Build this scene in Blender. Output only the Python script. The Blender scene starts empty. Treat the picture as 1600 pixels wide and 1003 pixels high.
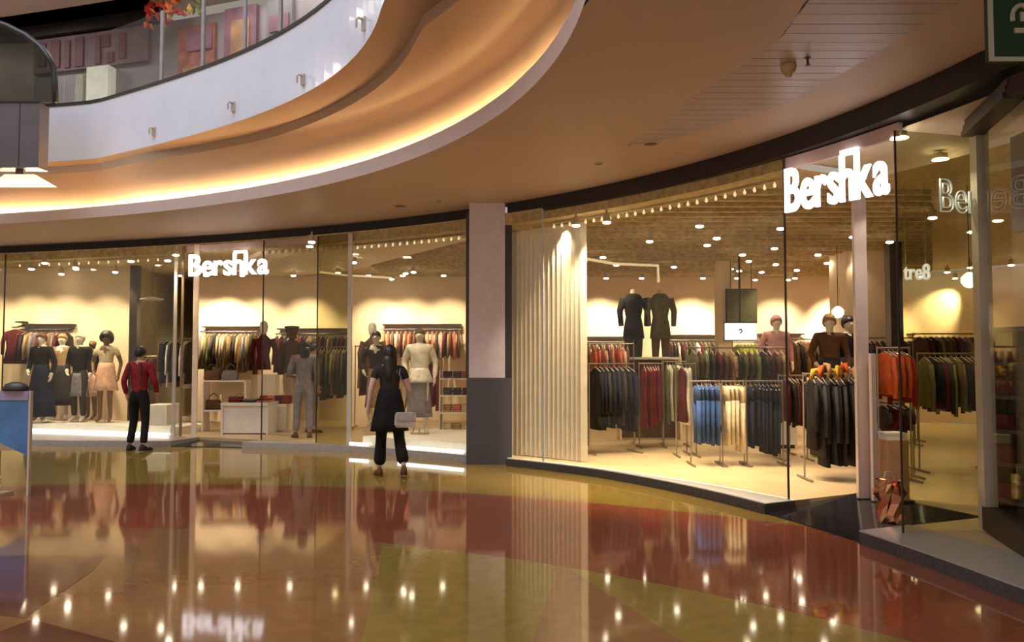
import bpy, bmesh, math, random
import numpy as np
from mathutils import Vector, Matrix
random.seed(7)
R = math.radians
scene = bpy.context.scene
COL = scene.collection
PI = math.pi

# ------------------------------------------------------------------ camera
FPX, HORIZON, CAMZ = 1300.0, 560.0, 1.5
PITCH = math.atan((HORIZON - 501.5) / FPX)
cam_d = bpy.data.cameras.new('camera'); cam_d.sensor_width = 36.0
cam_d.lens = 36.0 * FPX / 1600.0; cam_d.clip_end = 200
cam = bpy.data.objects.new('camera', cam_d); COL.objects.link(cam)
cam.location = (0, 0, CAMZ); cam.rotation_euler = (PI / 2 + PITCH, 0, 0)
scene.camera = cam
scene.view_settings.view_transform = 'Standard'
scene.view_settings.look = 'None'
scene.view_settings.exposure = 0.0
scene.view_settings.gamma = 1.0
scene.view_settings.use_curve_mapping = False
scene.cycles.transparent_max_bounces = 24
scene.cycles.max_bounces = 10
scene.cycles.sample_clamp_indirect = 6.0

# ------------------------------------------------------------------ world: dim light of the rest of the mall
w = bpy.data.worlds.new('mall_ambient'); scene.world = w; w.use_nodes = True
w.node_tree.nodes['Background'].inputs[0].default_value = (1.0, 0.80, 0.66, 1)
w.node_tree.nodes['Background'].inputs[1].default_value = 0.44

def area_light(name, loc, size, power, color, rot=(0, 0, 0)):
    l = bpy.data.lights.new(name, 'AREA'); l.shape = 'RECTANGLE'
    l.size, l.size_y = size; l.energy = power; l.color = color
    o = bpy.data.objects.new(name, l); COL.objects.link(o)
    o.location = loc; o.rotation_euler = rot
    return o
# daylight falling through the atrium roof
area_light('atrium_skylight', (-9.0, 4.0, 15.0), (12, 12), 2500, (0.72, 0.83, 1.0))
# the lit shops on the other side of the mall, behind the photographer
area_light('opposite_shops', (-6.0, -9.0, 2.2), (16, 3.0), 420, (1.0, 0.78, 0.6), (R(90), 0, 0))
# unseen fill lights added to brighten the upper gallery
area_light('gallery_fill', (-4.5, 14.3, 8.15), (5, 0.8), 95, (1.0, 0.9, 0.82))
area_light('gallery_fill', (-1.6, 11.6, 8.15), (2, 0.8), 40, (1.0, 0.9, 0.82))
area_light('gallery_fill', (-11.0, 15.2, 8.15), (3, 0.8), 70, (1.0, 0.9, 0.82))

# ------------------------------------------------------------------ pixel -> place
def ray(px, py):
    d = Vector(((px - 800) / FPX, 1.0, (501.5 - py) / FPX))
    c, s = math.cos(PITCH), math.sin(PITCH)
    return Vector((d.x, c * d.y - s * d.z, s * d.y + c * d.z))
def U(px, py, z):
    d = ray(px, py); t = (z - CAMZ) / d.z
    return (d.x * t, d.y * t)
def D(px, py, Y):
    d = ray(px, py); t = Y / d.y
    return Vector((d.x * t, Y, CAMZ + d.z * t))
def XAT(px, Y):
    return (px - 800) / FPX * Y * 1.0
def ZAT(py, Y):
    return D(800, py, Y).z

# ------------------------------------------------------------------ plan curves: radius about the atrium centre as a function of angle
C0 = (-10.5, 1.0)
class Ring:
    def __init__(s, pts, z, deg=3, off=0.0):
        P = np.array([U(x, y, z) for x, y in pts]) - np.array(C0)
        th = np.degrees(np.arctan2(P[:, 1], P[:, 0])); r = np.hypot(P[:, 0], P[:, 1])
        s.k = np.polyfit(th, r, deg); s.lo, s.hi = th.min(), th.max(); s.off = off
    def r(s, th):
        t = min(max(th, s.lo), s.hi); return float(np.polyval(s.k, t)) + s.off
def PT(r, th, z):
    return (C0[0] + r * math.cos(R(th)), C0[1] + r * math.sin(R(th)), z)
FAC = Ring([(0, 398), (100, 392), (200, 389), (300, 381), (400, 376), (550, 363), (700, 348), (728, 346), (800, 338), (900, 318), (1000, 297),
            (1100, 274), (1200, 243), (1312, 215), (1400, 181), (1500, 150), (1600, 113)], 3.55)
BANDTOP = Ring([(0, 386), (100, 381), (200, 376), (300, 369), (400, 363), (550, 350), (700, 331), (800, 315), (900, 299), (1000, 276),
                (1100, 251), (1200, 222), (1300, 191), (1400, 143), (1500, 95), (1540, 78)], 3.73)
KERB = Ring([(100, 697), (300, 699), (500, 704), (700, 714), (800, 728), (900, 742), (1000, 760), (1100, 779), (1200, 806), (1300, 830), (1400, 867), (1500, 905), (1600, 952)], 0.0, 4)
LIP = Ring([(0, 350), (200, 334), (400, 311), (505, 292), (610, 259), (697, 224), (767, 185), (830, 140), (869, 98), (900, 42), (913, 0)], 3.73)
PAR = Ring([(150, 248), (300, 208), (400, 186), (470, 145), (540, 103), (571, 65), (594, 17), (600, 0)], 4.75)
ZC, ZBAND = 3.73, 3.55          # mall soffit, underside of the black header
ZS, ZSC = 0.10, 3.42            # shop floor, shop ceiling
TH0, TH1 = -32.0, 112.0
def kerb_r(th):
    return min(KERB.r(th), FAC.r(th) - 0.06)
def theta_at(px, ring_r):
    """angle at which the sight line through pixel column px meets a ring"""
    best = None
    lo, hi = -5.0, 100.0
    f = lambda th: (lambda p: p[0] - (px - 800) / FPX * p[1])(PT(ring_r(th), th, 0))
    for i in range(60):
        m = (lo + hi) / 2
        if f(m) > 0: lo = m
        else: hi = m
    return (lo + hi) / 2
def TF(px): return theta_at(px, FAC.r)
def F(px, off=0.0):
    th = TF(px); p = PT(FAC.r(th) + off, th, 0); return (p[0], p[1])
def ths(a, b, step=1.5):
    n = max(2, int(abs(b - a) / step) + 1)
    return [a + (b - a) * i / (n - 1) for i in range(n)]

# ------------------------------------------------------------------ materials
MATS = {}
def mat(name, col, rough=0.6, metal=0.0, var=0.12, scale=6.0, emit=None, strength=0.0, spec=0.5, bump=0.0, coat=0.0):
    if name in MATS: return MATS[name]
    m = bpy.data.materials.new(name); m.use_nodes = True
    nt = m.node_tree; b = nt.nodes['Principled BSDF']
    b.inputs['Roughness'].default_value = rough; b.inputs['Metallic'].default_value = metal
    b.inputs['Specular IOR Level'].default_value = spec
    b.inputs['Coat Weight'].default_value = coat; b.inputs['Coat Roughness'].default_value = 0.03
    tc = nt.nodes.new('ShaderNodeTexCoord')
    if var > 0:
        nz = nt.nodes.new('ShaderNodeTexNoise'); nz.inputs['Scale'].default_value = scale; nz.inputs['Detail'].default_value = 4
        rp = nt.nodes.new('ShaderNodeValToRGB')
        rp.color_ramp.elements[0].position = 0.3; rp.color_ramp.elements[1].position = 0.7
        rp.color_ramp.elements[0].color = tuple(max(0, c * (1 - var)) for c in col) + (1,)
        rp.color_ramp.elements[1].color = tuple(min(1, c * (1 + var)) for c in col) + (1,)
        nt.links.new(tc.outputs['Object'], nz.inputs['Vector']); nt.links.new(nz.outputs['Fac'], rp.inputs[0])
        nt.links.new(rp.outputs[0], b.inputs['Base Color'])
        if bump > 0:
            bp = nt.nodes.new('ShaderNodeBump'); bp.inputs['Strength'].default_value = bump; bp.inputs['Distance'].default_value = 0.01
            nt.links.new(nz.outputs['Fac'], bp.inputs['Height']); nt.links.new(bp.outputs[0], b.inputs['Normal'])
    else:
        b.inputs['Base Color'].default_value = tuple(col) + (1,)
    if emit:
        b.inputs['Emission Color'].default_value = tuple(emit) + (1,); b.inputs['Emission Strength'].default_value = strength
    MATS[name] = m
    return m
def glass_mat(name, tint, ior=1.45):
    m = bpy.data.materials.new(name); m.use_nodes = True; nt = m.node_tree
    for n in list(nt.nodes): nt.nodes.remove(n)
    out = nt.nodes.new('ShaderNodeOutputMaterial'); mx = nt.nodes.new('ShaderNodeMixShader')
    tr = nt.nodes.new('ShaderNodeBsdfTransparent'); tr.inputs[0].default_value = tuple(tint) + (1,)
    gl = nt.nodes.new('ShaderNodeBsdfGlossy'); gl.inputs['Roughness'].default_value = 0.0
    lw = nt.nodes.new('ShaderNodeLayerWeight'); lw.inputs['Blend'].default_value = 0.5
    pw = nt.nodes.new('ShaderNodeMath'); pw.operation = 'POWER'; pw.inputs[1].default_value = 5.0
    ma = nt.nodes.new('ShaderNodeMath'); ma.operation = 'MULTIPLY_ADD'
    f0 = ((ior - 1) / (ior + 1)) ** 2; ma.inputs[1].default_value = 0.9 - f0; ma.inputs[2].default_value = f0
    nt.links.new(lw.outputs['Facing'], pw.inputs[0]); nt.links.new(pw.outputs[0], ma.inputs[0])
    nt.links.new(ma.outputs[0], mx.inputs[0]); nt.links.new(tr.outputs[0], mx.inputs[1]); nt.links.new(gl.outputs[0], mx.inputs[2])
    nt.links.new(mx.outputs[0], out.inputs[0]); MATS[name] = m
    return m
def emis(name, col, s):
    return mat(name, (0.8, 0.8, 0.8), 0.5, var=0, emit=col, strength=s)

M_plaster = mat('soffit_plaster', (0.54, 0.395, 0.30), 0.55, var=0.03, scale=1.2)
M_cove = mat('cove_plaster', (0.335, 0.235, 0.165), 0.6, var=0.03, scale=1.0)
M_lip = mat('lip_plaster', (0.52, 0.40, 0.36), 0.5, var=0.03)
M_white = mat('parapet_white', (0.62, 0.65, 0.74), 0.28, var=0.03, scale=2.0, coat=0.2)
M_black = mat('black_header_metal', (0.012, 0.009, 0.010), 0.4, var=0.2)
M_olive = mat('olive_terrazzo', (0.245, 0.158, 0.034), 0.06, var=0.10, scale=9.0, spec=0.5)
M_terra = mat('terracotta_terrazzo', (0.225, 0.064, 0.030), 0.06, var=0.10, scale=9.0, spec=0.5)
M_ochre = mat('brown_terrazzo', (0.24, 0.11, 0.042), 0.06, var=0.10, scale=9.0, spec=0.5)
M_dterra = mat('dark_terrazzo', (0.13, 0.045, 0.025), 0.06, var=0.10, scale=9.0, spec=0.5)
M_vent = mat('vent_dark', (0.10, 0.06, 0.04), 0.6)
M_kerb = mat('kerb_granite', (0.055, 0.048, 0.050), 0.25, var=0.3, scale=40)
M_kerbl = mat('pale_kerb_stone', (0.33, 0.30, 0.28), 0.3, var=0.15, scale=30)
M_dgran = mat('dark_granite', (0.018, 0.018, 0.02), 0.12, var=0.4, scale=40)
M_shopfloor = mat('shop_floor_stone', (0.52, 0.38, 0.22), 0.35, var=0.12, scale=3)
M_shopceil = mat('shop_ceiling', (0.52, 0.40, 0.21), 0.7, var=0.25, scale=14)
M_slat = mat('ceiling_slat', (0.88, 0.72, 0.46), 0.5, var=0.08)
M_cream = mat('cream_shop_wall', (0.80, 0.63, 0.42), 0.7, var=0.05, scale=1.5)
M_creamp = mat('cream_panel', (0.74, 0.64, 0.50), 0.6, var=0.05)
M_olwall = mat('olive_shop_wall', (0.30, 0.24, 0.11), 0.7, var=0.15)
M_pil_up = mat('pillar_render', (0.60, 0.53, 0.60), 0.5, var=0.05, scale=12)
M_pil_lo = mat('pillar_slate', (0.055, 0.050, 0.062), 0.45, var=0.15, scale=25)
M_steel = mat('brushed_steel', (0.62, 0.54, 0.48), 0.3, metal=0.7, var=0.06)
M_frame = mat('pale_frame_metal', (0.55, 0.50, 0.44), 0.35, metal=0.3, var=0.06)
M_dark = mat('dark_wood', (0.035, 0.022, 0.018), 0.45, var=0.3, scale=8)
M_blackm = mat('black_metal', (0.02, 0.02, 0.02), 0.4, var=0.1)
M_whitep = mat('white_laminate', (0.82, 0.76, 0.68), 0.4, var=0.04)
M_manq = mat('mannequin_shell', (0.75, 0.66, 0.55), 0.3, var=0.05)
M_manqd = mat('dark_mannequin_shell', (0.16, 0.075, 0.03), 0.3, var=0.1)
M_skin = mat('skin', (0.52, 0.30, 0.21), 0.5, var=0.06)
M_hair = mat('dark_hair', (0.018, 0.012, 0.010), 0.45, var=0.3, scale=40)
M_glass = glass_mat('shop_glass', (0.95, 0.96, 0.93))
M_glassg = glass_mat('green_tinted_glass', (0.76, 0.76, 0.60), 1.5)
M_bglass = glass_mat('balustrade_glass', (0.82, 0.86, 0.88), 1.5)
M_sign = emis('sign_white_light', (1.0, 0.93, 0.97), 2.6)
M_led = emis('led_strip_white', (1.0, 0.93, 0.86), 5.0)
M_coveled = emis('cove_lamp_warm', (1.0, 0.72, 0.36), 300.0)
M_lens = emis('spot_lens', (1.0, 0.86, 0.64), 30.0)
M_bulb = emis('track_bulb', (1.0, 0.74, 0.42), 0.9)
M_can = mat('lamp_can', (0.45, 0.36, 0.24), 0.4, var=0.05)

ORD1 = 'first second third fourth fifth sixth seventh eighth ninth tenth eleventh twelfth thirteenth fourteenth fifteenth sixteenth seventeenth eighteenth nineteenth'.split()
def ordw(i):
    if i < 19: return ORD1[i]
    t, u = divmod(i + 1, 10); T_ = ['', '', 'twent', 'thirt', 'fort', 'fift', 'sixt'][t]
    return T_ + 'ieth' if u == 0 else T_ + 'y-' + ORD1[u - 1]
# ------------------------------------------------------------------ mesh builder
class MB:
    def __init__(s): s.v = []; s.f = []
    def add(s, v, f):
        o = len(s.v); s.v += [tuple(p) for p in v]; s.f += [tuple(i + o for i in q) for q in f]; return s
    def box(s, x0, x1, y0, y1, z0, z1, rz=0.0, piv=None):
        v = [(x, y, z) for z in (z0, z1) for y in (y0, y1) for x in (x0, x1)]
        if rz:
            cx, cy = piv or ((x0 + x1) / 2, (y0 + y1) / 2); c, q = math.cos(rz), math.sin(rz)
            v = [(cx + (x - cx) * c - (y - cy) * q, cy + (x - cx) * q + (y - cy) * c, z) for x, y, z in v]
        return s.add(v, [(0, 2, 3, 1), (4, 5, 7, 6), (0, 1, 5, 4), (2, 6, 7, 3), (0, 4, 6, 2), (1, 3, 7, 5)])
    def bar(s, a, b, t, z0, z1):
        """upright slab between plan points a, b with thickness t"""
        a, b = Vector(a[:2]), Vector(b[:2]); d = (b - a).normalized(); n = Vector((-d.y, d.x)) * t / 2
        q = [a - n, b - n, b + n, a + n]
        v = [(p.x, p.y, z) for z in (z0, z1) for p in q]
        return s.add(v, [(3, 2, 1, 0), (4, 5, 6, 7), (0, 1, 5, 4), (1, 2, 6, 5), (2, 3, 7, 6), (3, 0, 4, 7)])
    def loft(s, rings, cap=True, closed=True):
        n = len(rings[0]); o = []
        for r in rings: o += r
        f = []
        for i in range(len(rings) - 1):
            for j in range(n if closed else n - 1):
                k = (j + 1) % n; f.append((i * n + j, i * n + k, (i + 1) * n + k, (i + 1) * n + j))
        if cap and closed:
            f.append(tuple(range(n - 1, -1, -1))); f.append(tuple((len(rings) - 1) * n + j for j in range(n)))
        return s.add(o, f)
    def tube(s, pts, rad, n=8):
        pts = [Vector(p) for p in pts]; rr = rad if isinstance(rad, (list, tuple)) else [rad] * len(pts); rings = []
        for i, p in enumerate(pts):
            d = (pts[min(i + 1, len(pts) - 1)] - pts[max(i - 1, 0)]).normalized()
            u = d.cross(Vector((0, 0, 1)) if abs(d.z) < 0.9 else Vector((0, 1, 0))).normalized(); v = d.cross(u)
            e = rr[i] if isinstance(rr[i], (list, tuple)) else (rr[i], rr[i])
            rings.append([tuple(p + u * e[0] * math.cos(2 * PI * k / n) + v * e[1] * math.sin(2 * PI * k / n)) for k in range(n)])
        return s.loft(rings)
    def lathe(s, prof, n=14, c=(0, 0, 0), ex=1.0, ey=1.0):
        return s.loft([[(c[0] + r * ex * math.cos(2 * PI * k / n), c[1] + r * ey * math.sin(2 * PI * k / n), c[2] + z) for k in range(n)] for r, z in prof])
    def mesh(s, name, m):
        me = bpy.data.meshes.new(name); me.from_pydata(s.v, [], s.f)
        bm = bmesh.new(); bm.from_mesh(me); bmesh.ops.recalc_face_normals(bm, faces=bm.faces); bm.to_mesh(me); bm.free()
        if m: me.materials.append(m)
        return me
    def build(s, name, m, parent=None, smooth=False):
        return link(name, s.mesh(name, m), parent, smooth)
def link(name, me, parent=None, smooth=False):
    o = bpy.data.objects.new(name, me); COL.objects.link(o)
    if parent: o.parent = parent
    if smooth and len(me.polygons) and not me.polygons[0].use_smooth:
        me.polygons.foreach_set('use_smooth', [True] * len(me.polygons))
    return o
def tag(o, label, cat, group=None, kind=None):
    if label: o['label'] = label
    if cat: o['category'] = cat
    if group: o['group'] = group
    if kind: o['kind'] = kind
    return o
def thing(name, label, cat, loc=(0, 0, 0), rz=0.0, group=None):
    o = bpy.data.objects.new(name, None); COL.objects.link(o); o.location = loc; o.rotation_euler = (0, 0, rz)
    o.empty_display_size = 0.1
    return tag(o, label, cat, group)
def struct(o): o['kind'] = 'structure'; return o
def copy_tree(o, parent=None):
    c = o.copy(); COL.objects.link(c); c.parent = parent
    for ch in list(o.children): copy_tree(ch, c)
    return c
def ringstrip(prof, t, name, m, parent=None, smooth=True):
    """sweep a profile [(radius fn, z)] along the angles t"""
    b = MB(); n = len(prof)
    rings = [[PT(rf(a) if callable(rf) else rf, a, z) for rf, z in prof] for a in t]
    b.loft(rings, cap=False, closed=False)
    return b.build(name, m, parent, smooth)
def ringsolid(prof, t, name, m, parent=None):
    b = MB(); b.loft([[PT(rf(a), a, z) for rf, z in prof] for a in t], cap=True, closed=True)
    return b.build(name, m, parent)

# ================================================================== STRUCTURE
# ---- mall floor: base slab with inlaid bands of polished terrazzo
floor = struct(MB().box(-22, 10, -16, 24, -0.12, -0.006).build('floor', M_ochre))
tag(floor, 'glossy polished mall floor with curved olive and terracotta bands', 'floor')
FC = (-4.36, -0.89)
def fp(r, a, z=0.0): return (FC[0] + r * math.cos(R(a)), FC[1] + r * math.sin(R(a)), z)
def ring_piece(r0, r1, a0, a1, m):
    b = MB(); aa = ths(a0, a1, 2.0)
    b.loft([[fp(r0, a, 0), fp(r1, a, 0), fp(r1, a, -0.005), fp(r0, a, -0.005)] for a in aa]); return b.build('floor_band', m, floor)
ring_piece(10.93, 20.0, -40, 140, M_olive)
ring_piece(8.42, 10.93, -40, 140, M_terra)
def sector(a0, far, m, z=0.0):
    """inner piece under an arc of the band, closed by far points"""
    top = [fp(8.42, a, z) for a in ths(a0[0], a0[1], 2.0)] + [(x, y, z) for x, y in far]
    n = len(top); v = top + [(x, y, z - 0.005) for x, y, _ in top]
    b = MB(); b.add(v, [tuple(range(n)), tuple(range(2 * n - 1, n - 1, -1))] + [(i, i + n, (i + 1) % n + n, (i + 1) % n) for i in range(n)])
    return b.build('floor_band', m, floor)
def ext(px0, py0, px1, py1, k):
    a, b = Vector(U(px0, py0, 0)), Vector(U(px1, py1, 0)); p = a + (b - a) * k; return (p.x, p.y)
A_far = ext(590, 850, 560, 1003, 2.0); B_far = ext(870, 885, 830, 1003, 2.5); C_far = ext(880, 887, 1060, 1003, 2.6)
sector((140, 66.9), [A_far, (-9, 2)], M_ochre)  # brown sectors partly put the soffit's warm reflection into the floor colour
sector((66.9, 56.1), [B_far, A_far], M_olive)
sector((56.1, 55.6), [C_far, B_far], M_ochre)
sector((55.6, -40), [C_far], M_olive)
def inlay(pix, m, z=0.002):
    q = [U(x, y, 0) for x, y in pix]; n = len(q)
    v = [(x, y, z) for x, y in q] + [(x, y, -0.004) for x, y in q]
    return MB().add(v, [tuple(range(n)), tuple(range(2 * n - 1, n - 1, -1))] + [(i, i + n, (i + 1) % n + n, (i + 1) % n) for i in range(n)]).build('floor_band', m, floor)
inlay([(165, 868), (60, 868), (-150, 868), (-260, 935), (40, 966), (60, 950), (110, 916), (145, 892)], M_dterra)
inlay([(50, 968), (180, 1003), (560, 1120), (100, 1150), (-300, 1100)], M_dterra)

# ---- kerb and shop floor
TL, TR = TH1, TF(1900)
left_open, right_open = (TF(312), TF(405)), (TF(1234), TF(1408))
def kerb_piece(a, b, m=M_kerb):
    return ringsolid([(kerb_r, 0.0), (lambda t: kerb_r(t), ZS - 0.004), (lambda t: FAC.r(t) + 0.25, ZS - 0.004), (lambda t: FAC.r(t) + 0.25, 0.0)], ths(a, b, 1.2), 'kerb', m)
k1 = struct(kerb_piece(TL, left_open[0], M_kerbl)); k2 = struct(kerb_piece(left_open[1], TF(735), M_kerbl)); k3 = struct(kerb_piece(TF(795), right_open[0])); k4 = struct(kerb_piece(right_open[1], -20))
k1.name = 'trim_1'; k2.name = 'trim_2'; k3.name = 'trim_3'; k4.name = 'trim_4'
# pale top slab of the kerb outside the glass, right of the entrance
ringsolid([(lambda t: kerb_r(t) - 0.0, ZS - 0.004), (lambda t: kerb_r(t), ZS + 0.008), (lambda t: FAC.r(t) + 0.05, ZS + 0.008), (lambda t: FAC.r(t) + 0.05, ZS - 0.004)], ths(right_open[1], -20, 1.2), 'kerb_top', M_kerbl, k4)
ringsolid([(lambda t: kerb_r(t) + 0.02, ZS - 0.004), (lambda t: kerb_r(t) + 0.02, ZS + 0.004), (lambda t: FAC.r(t) + 0.05, ZS + 0.004), (lambda t: FAC.r(t) + 0.05, ZS - 0.004)], ths(TF(795), right_open[0], 1.2), 'kerb_top', M_whitep, k3)
shop_floor = struct(ringsolid([(lambda t: FAC.r(t) + 0.04, 0.02), (lambda t: FAC.r(t) + 0.04, ZS), (lambda t: FAC.r(t) + 11, ZS), (lambda t: FAC.r(t) + 11, 0.02)], ths(TL, right_open[0], 1.5), 'floor', M_shopfloor))
shop_floor2 = struct(ringsolid([(lambda t: FAC.r(t) + (1.0 if t > right_open[1] else 0.04), 0.02), (lambda t: FAC.r(t) + (1.0 if t > right_open[1] else 0.04), ZS), (lambda t: FAC.r(t) + 11, ZS), (lambda t: FAC.r(t) + 11, 0.02)],
                               ths(right_open[0], right_open[1] + 0.01, 1.0) + ths(right_open[1], -20, 1.5), 'floor', M_shopfloor))
# entrance thresholds: dark polished granite ramps
def ramp(a, b, name):
    t = ths(a, b, 1.0)
    return struct(ringsolid([(lambda x: kerb_r(x) + 0.02, 0.0), (lambda x: kerb_r(x) + 0.02, 0.012), (lambda x: FAC.r(x) + 0.95, ZS + 0.004), (lambda x: FAC.r(x) + 0.95, 0.0)], t, name, M_dgran))
ramp(left_open[0], left_open[1], 'trim_5'); ramp(right_open[0], right_open[1], 'trim_6')

# ---- soffit over the mall walkway, lip, cove and slab edge
T_all = ths(TH0, TH1, 1.5)
lip = LIP.r
par = PAR.r
step = lambda t: min(par(t) + 0.38, max(par(t) + 0.05, lip(t) + 0.05))
back = lambda t: max(lip(t) + 0.19, step(t) + 0.12)
plank_in = lambda t: np.interp(t, [0, 18.3, 20.8, 25.7, 30.9], [12.7, 12.99, 13.24, 13.42, 13.78])
plank_out = lambda t: np.interp(t, [0, 17.5, 19.9, 25.5, 31.1], [13.7, 13.94, 14.04, 14.3, 14.2])
PL0, PL1 = -30.0, 33.0
ceiling = struct(ringstrip([(lip, ZC), (lambda t: FAC.r(t) + 0.3, ZC)], ths(PL1, TH1), 'ceiling', M_plaster))
tag(ceiling, 'beige plaster soffit curving over the walkway', 'ceiling')
pin = lambda t: float(plank_in(t)) if t < 31 else 13.78 + (t - 31) * 0.09
pout = lambda t: float(plank_out(t)) if t < 31 else 14.2 - (t - 31) * 0.09
ringstrip([(lip, ZC), (pin, ZC)], ths(PL0, PL1), 'soffit_panel', M_plaster, ceiling)
ringstrip([(pout, ZC), (lambda t: FAC.r(t) + 0.3, ZC)], ths(PL0, PL1), 'soffit_panel', M_plaster, ceiling)
ringstrip([(lambda t: pin(t) - 0.05, ZC + 0.06), (lambda t: pout(t) + 0.05, ZC + 0.06)], ths(PL0, PL1), 'soffit_backing', mat('plank_backing', (0.22, 0.17, 0.15), 0.6), ceiling)
M_plank = mat('soffit_plank', (0.46, 0.36, 0.325), 0.4, var=0.05, scale=4)
# planks run across the walkway, clipped to the crescent
Y = 0.5
def xr(fn, yy):
    lo, hi = PL0, 60.0
    for _ in range(40):
        m = (lo + hi) / 2
        if PT(fn(m), m, 0)[1] > yy: hi = m
        else: lo = m
    return PT(fn(lo), lo, 0)[0]
while Y < 9.0:
    y0, y1 = Y + 0.004, Y + 0.156
    xa0, xb0, xa1, xb1 = xr(pin, y0) , xr(pout, y0), xr(pin, y1), xr(pout, y1)
    if xb0 - xa0 > 0.03 and xb1 - xa1 > 0.03:
        v = [(xa0, y0, ZC), (xb0, y0, ZC), (xb1, y1, ZC), (xa1, y1, ZC)]
        MB().add(v + [(x, y, ZC + 0.015) for x, y, _ in v], [(3, 2, 1, 0), (4, 5, 6, 7), (0, 1, 5, 4), (1, 2, 6, 5), (2, 3, 7, 6), (3, 0, 4, 7)]).build('plank', M_plank, ceiling)
    Y += 0.16
lip_o = struct(ringstrip([(lambda t: lip(t) + 0.05, 3.83), (lambda t: lip(t) + 0.05, 3.905), (lip, 3.905), (lip, ZC)], T_all, 'trim_7', M_lip, None, False))
tag(lip_o, 'pinkish lip edging the lit ceiling cove', 'trim')
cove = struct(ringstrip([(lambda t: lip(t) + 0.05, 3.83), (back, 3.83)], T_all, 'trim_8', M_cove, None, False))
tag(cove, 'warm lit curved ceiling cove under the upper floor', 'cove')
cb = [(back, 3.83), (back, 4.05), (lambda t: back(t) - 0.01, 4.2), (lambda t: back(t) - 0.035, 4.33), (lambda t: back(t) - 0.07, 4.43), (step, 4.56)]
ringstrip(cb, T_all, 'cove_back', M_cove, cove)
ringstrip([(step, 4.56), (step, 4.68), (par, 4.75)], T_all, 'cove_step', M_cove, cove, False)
# cove lamps hidden behind the lip, in two runs
def cove_lamp(a, b, label):
    o = ringsolid([(lambda t: back(t) - 0.13, 3.845), (lambda t: back(t) - 0.13, 3.897), (lambda t: back(t) - 0.11, 3.897), (lambda t: back(t) - 0.11, 3.845)], ths(a, b, 1.5), 'cove_light_strip', M_coveled)
    ringsolid([(lambda t: back(t) - 0.135, 3.898), (lambda t: back(t) - 0.135, 3.903), (lambda t: back(t) - 0.102, 3.903), (lambda t: back(t) - 0.102, 3.898)], ths(a, b, 1.5), 'light_shield', M_lip, o)  # unseen shield added to keep lamp light off the cove ceiling
    tag(o, label, 'light strip', 'cove light strips')
tq = theta_at(852, lip); tq2 = theta_at(884, lip)
cove_lamp(100, tq, 'long warm cove light strip glowing behind the left ceiling lip')
cove_lamp(tq2 - 0.6, -20, 'cove light strip at the top where the lip leaves the photo')
# white slab edge
ZP0, ZP1 = 4.75, 5.67
par_end = theta_at(70, par)
parapet = struct(ringstrip([(par, ZP0), (par, ZP1), (lambda t: par(t) + 0.16, ZP1), (lambda t: par(t) + 0.16, 5.2)], ths(TH0, 104, 1.2), 'wall_parapet', M_white, None, False))
tag(parapet, 'glossy white curved slab edge of the upper gallery', 'parapet')
ringsolid([(lambda t: par(t) - 0.015, ZP1), (lambda t: par(t) - 0.015, ZP1 + 0.05), (lambda t: par(t) + 0.10, ZP1 + 0.05), (lambda t: par(t) + 0.10, ZP1)], ths(TH0, 104, 1.2), 'glazing_channel', M_blackm, parapet)
# glass balustrade panels
bpx = [40, 88, 160, 241, 306, 372, 428, 461, 520, 560, 590]
for i in range(len(bpx) - 1):
    a, b = theta_at(bpx[i], par) - 0.06, theta_at(bpx[i + 1], par) + 0.06
    o = ringsolid([(lambda t: par(t) + 0.03, ZP1 + 0.05), (lambda t: par(t) + 0.03, ZP1 + 1.15), (lambda t: par(t) + 0.045, ZP1 + 1.15), (lambda t: par(t) + 0.045, ZP1 + 0.05)], ths(a, b, 1.5), 'balustrade_panel', M_bglass, parapet)
for p in (241, 306, 372, 428):
    a = theta_at(p, par); q = PT(par(a) + 0.04, a, 0)
    MB().box(q[0] - 0.015, q[0] + 0.015, q[1] - 0.028, q[1] + 0.028, ZP1 + 0.05, ZP1 + 1.15, R(a), (q[0], q[1])).build('balustrade_post', mat('satin_post', (0.34, 0.33, 0.34), 0.3, metal=0.2), parapet)
# upper gallery floor, shop wall and ceiling
upf = struct(ringstrip([(lambda t: par(t) + 0.16, 5.2), (lambda t: FAC.r(t) + 4, 5.2)], T_all, 'floor_upper', M_kerbl)); upf.name = 'floor'
M_upw = mat('upper_shop_glass_wall', (0.30, 0.24, 0.25), 0.35, var=0.25, scale=1.5)
upw = struct(ringstrip([(lambda t: FAC.r(t) + 0.5, 5.2), (lambda t: FAC.r(t) + 0.5, 8.0)], T_all, 'wall_upper', M_upw))
upc = struct(ringstrip([(lambda t: lip(t) + 0.3, 8.22), (lambda t: FAC.r(t) + 0.6, 8.22)], T_all, 'ceiling_upper', M_plaster)); upc.name = 'ceiling'
ringsolid([(lambda t: FAC.r(t) + 0.3, 7.98), (lambda t: FAC.r(t) + 0.3, 8.21), (lambda t: FAC.r(t) + 0.52, 8.21), (lambda t: FAC.r(t) + 0.52, 7.98)], ths(TF(222), 104, 1.5), 'header', M_black, upw)
ringstrip([(lambda t: FAC.r(t) - 0.2, 8.22), (lambda t: FAC.r(t) + 0.34, 8.22)], ths(TF(222), 104, 1.5), 'soffit_panel', M_plaster, upw)

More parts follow.
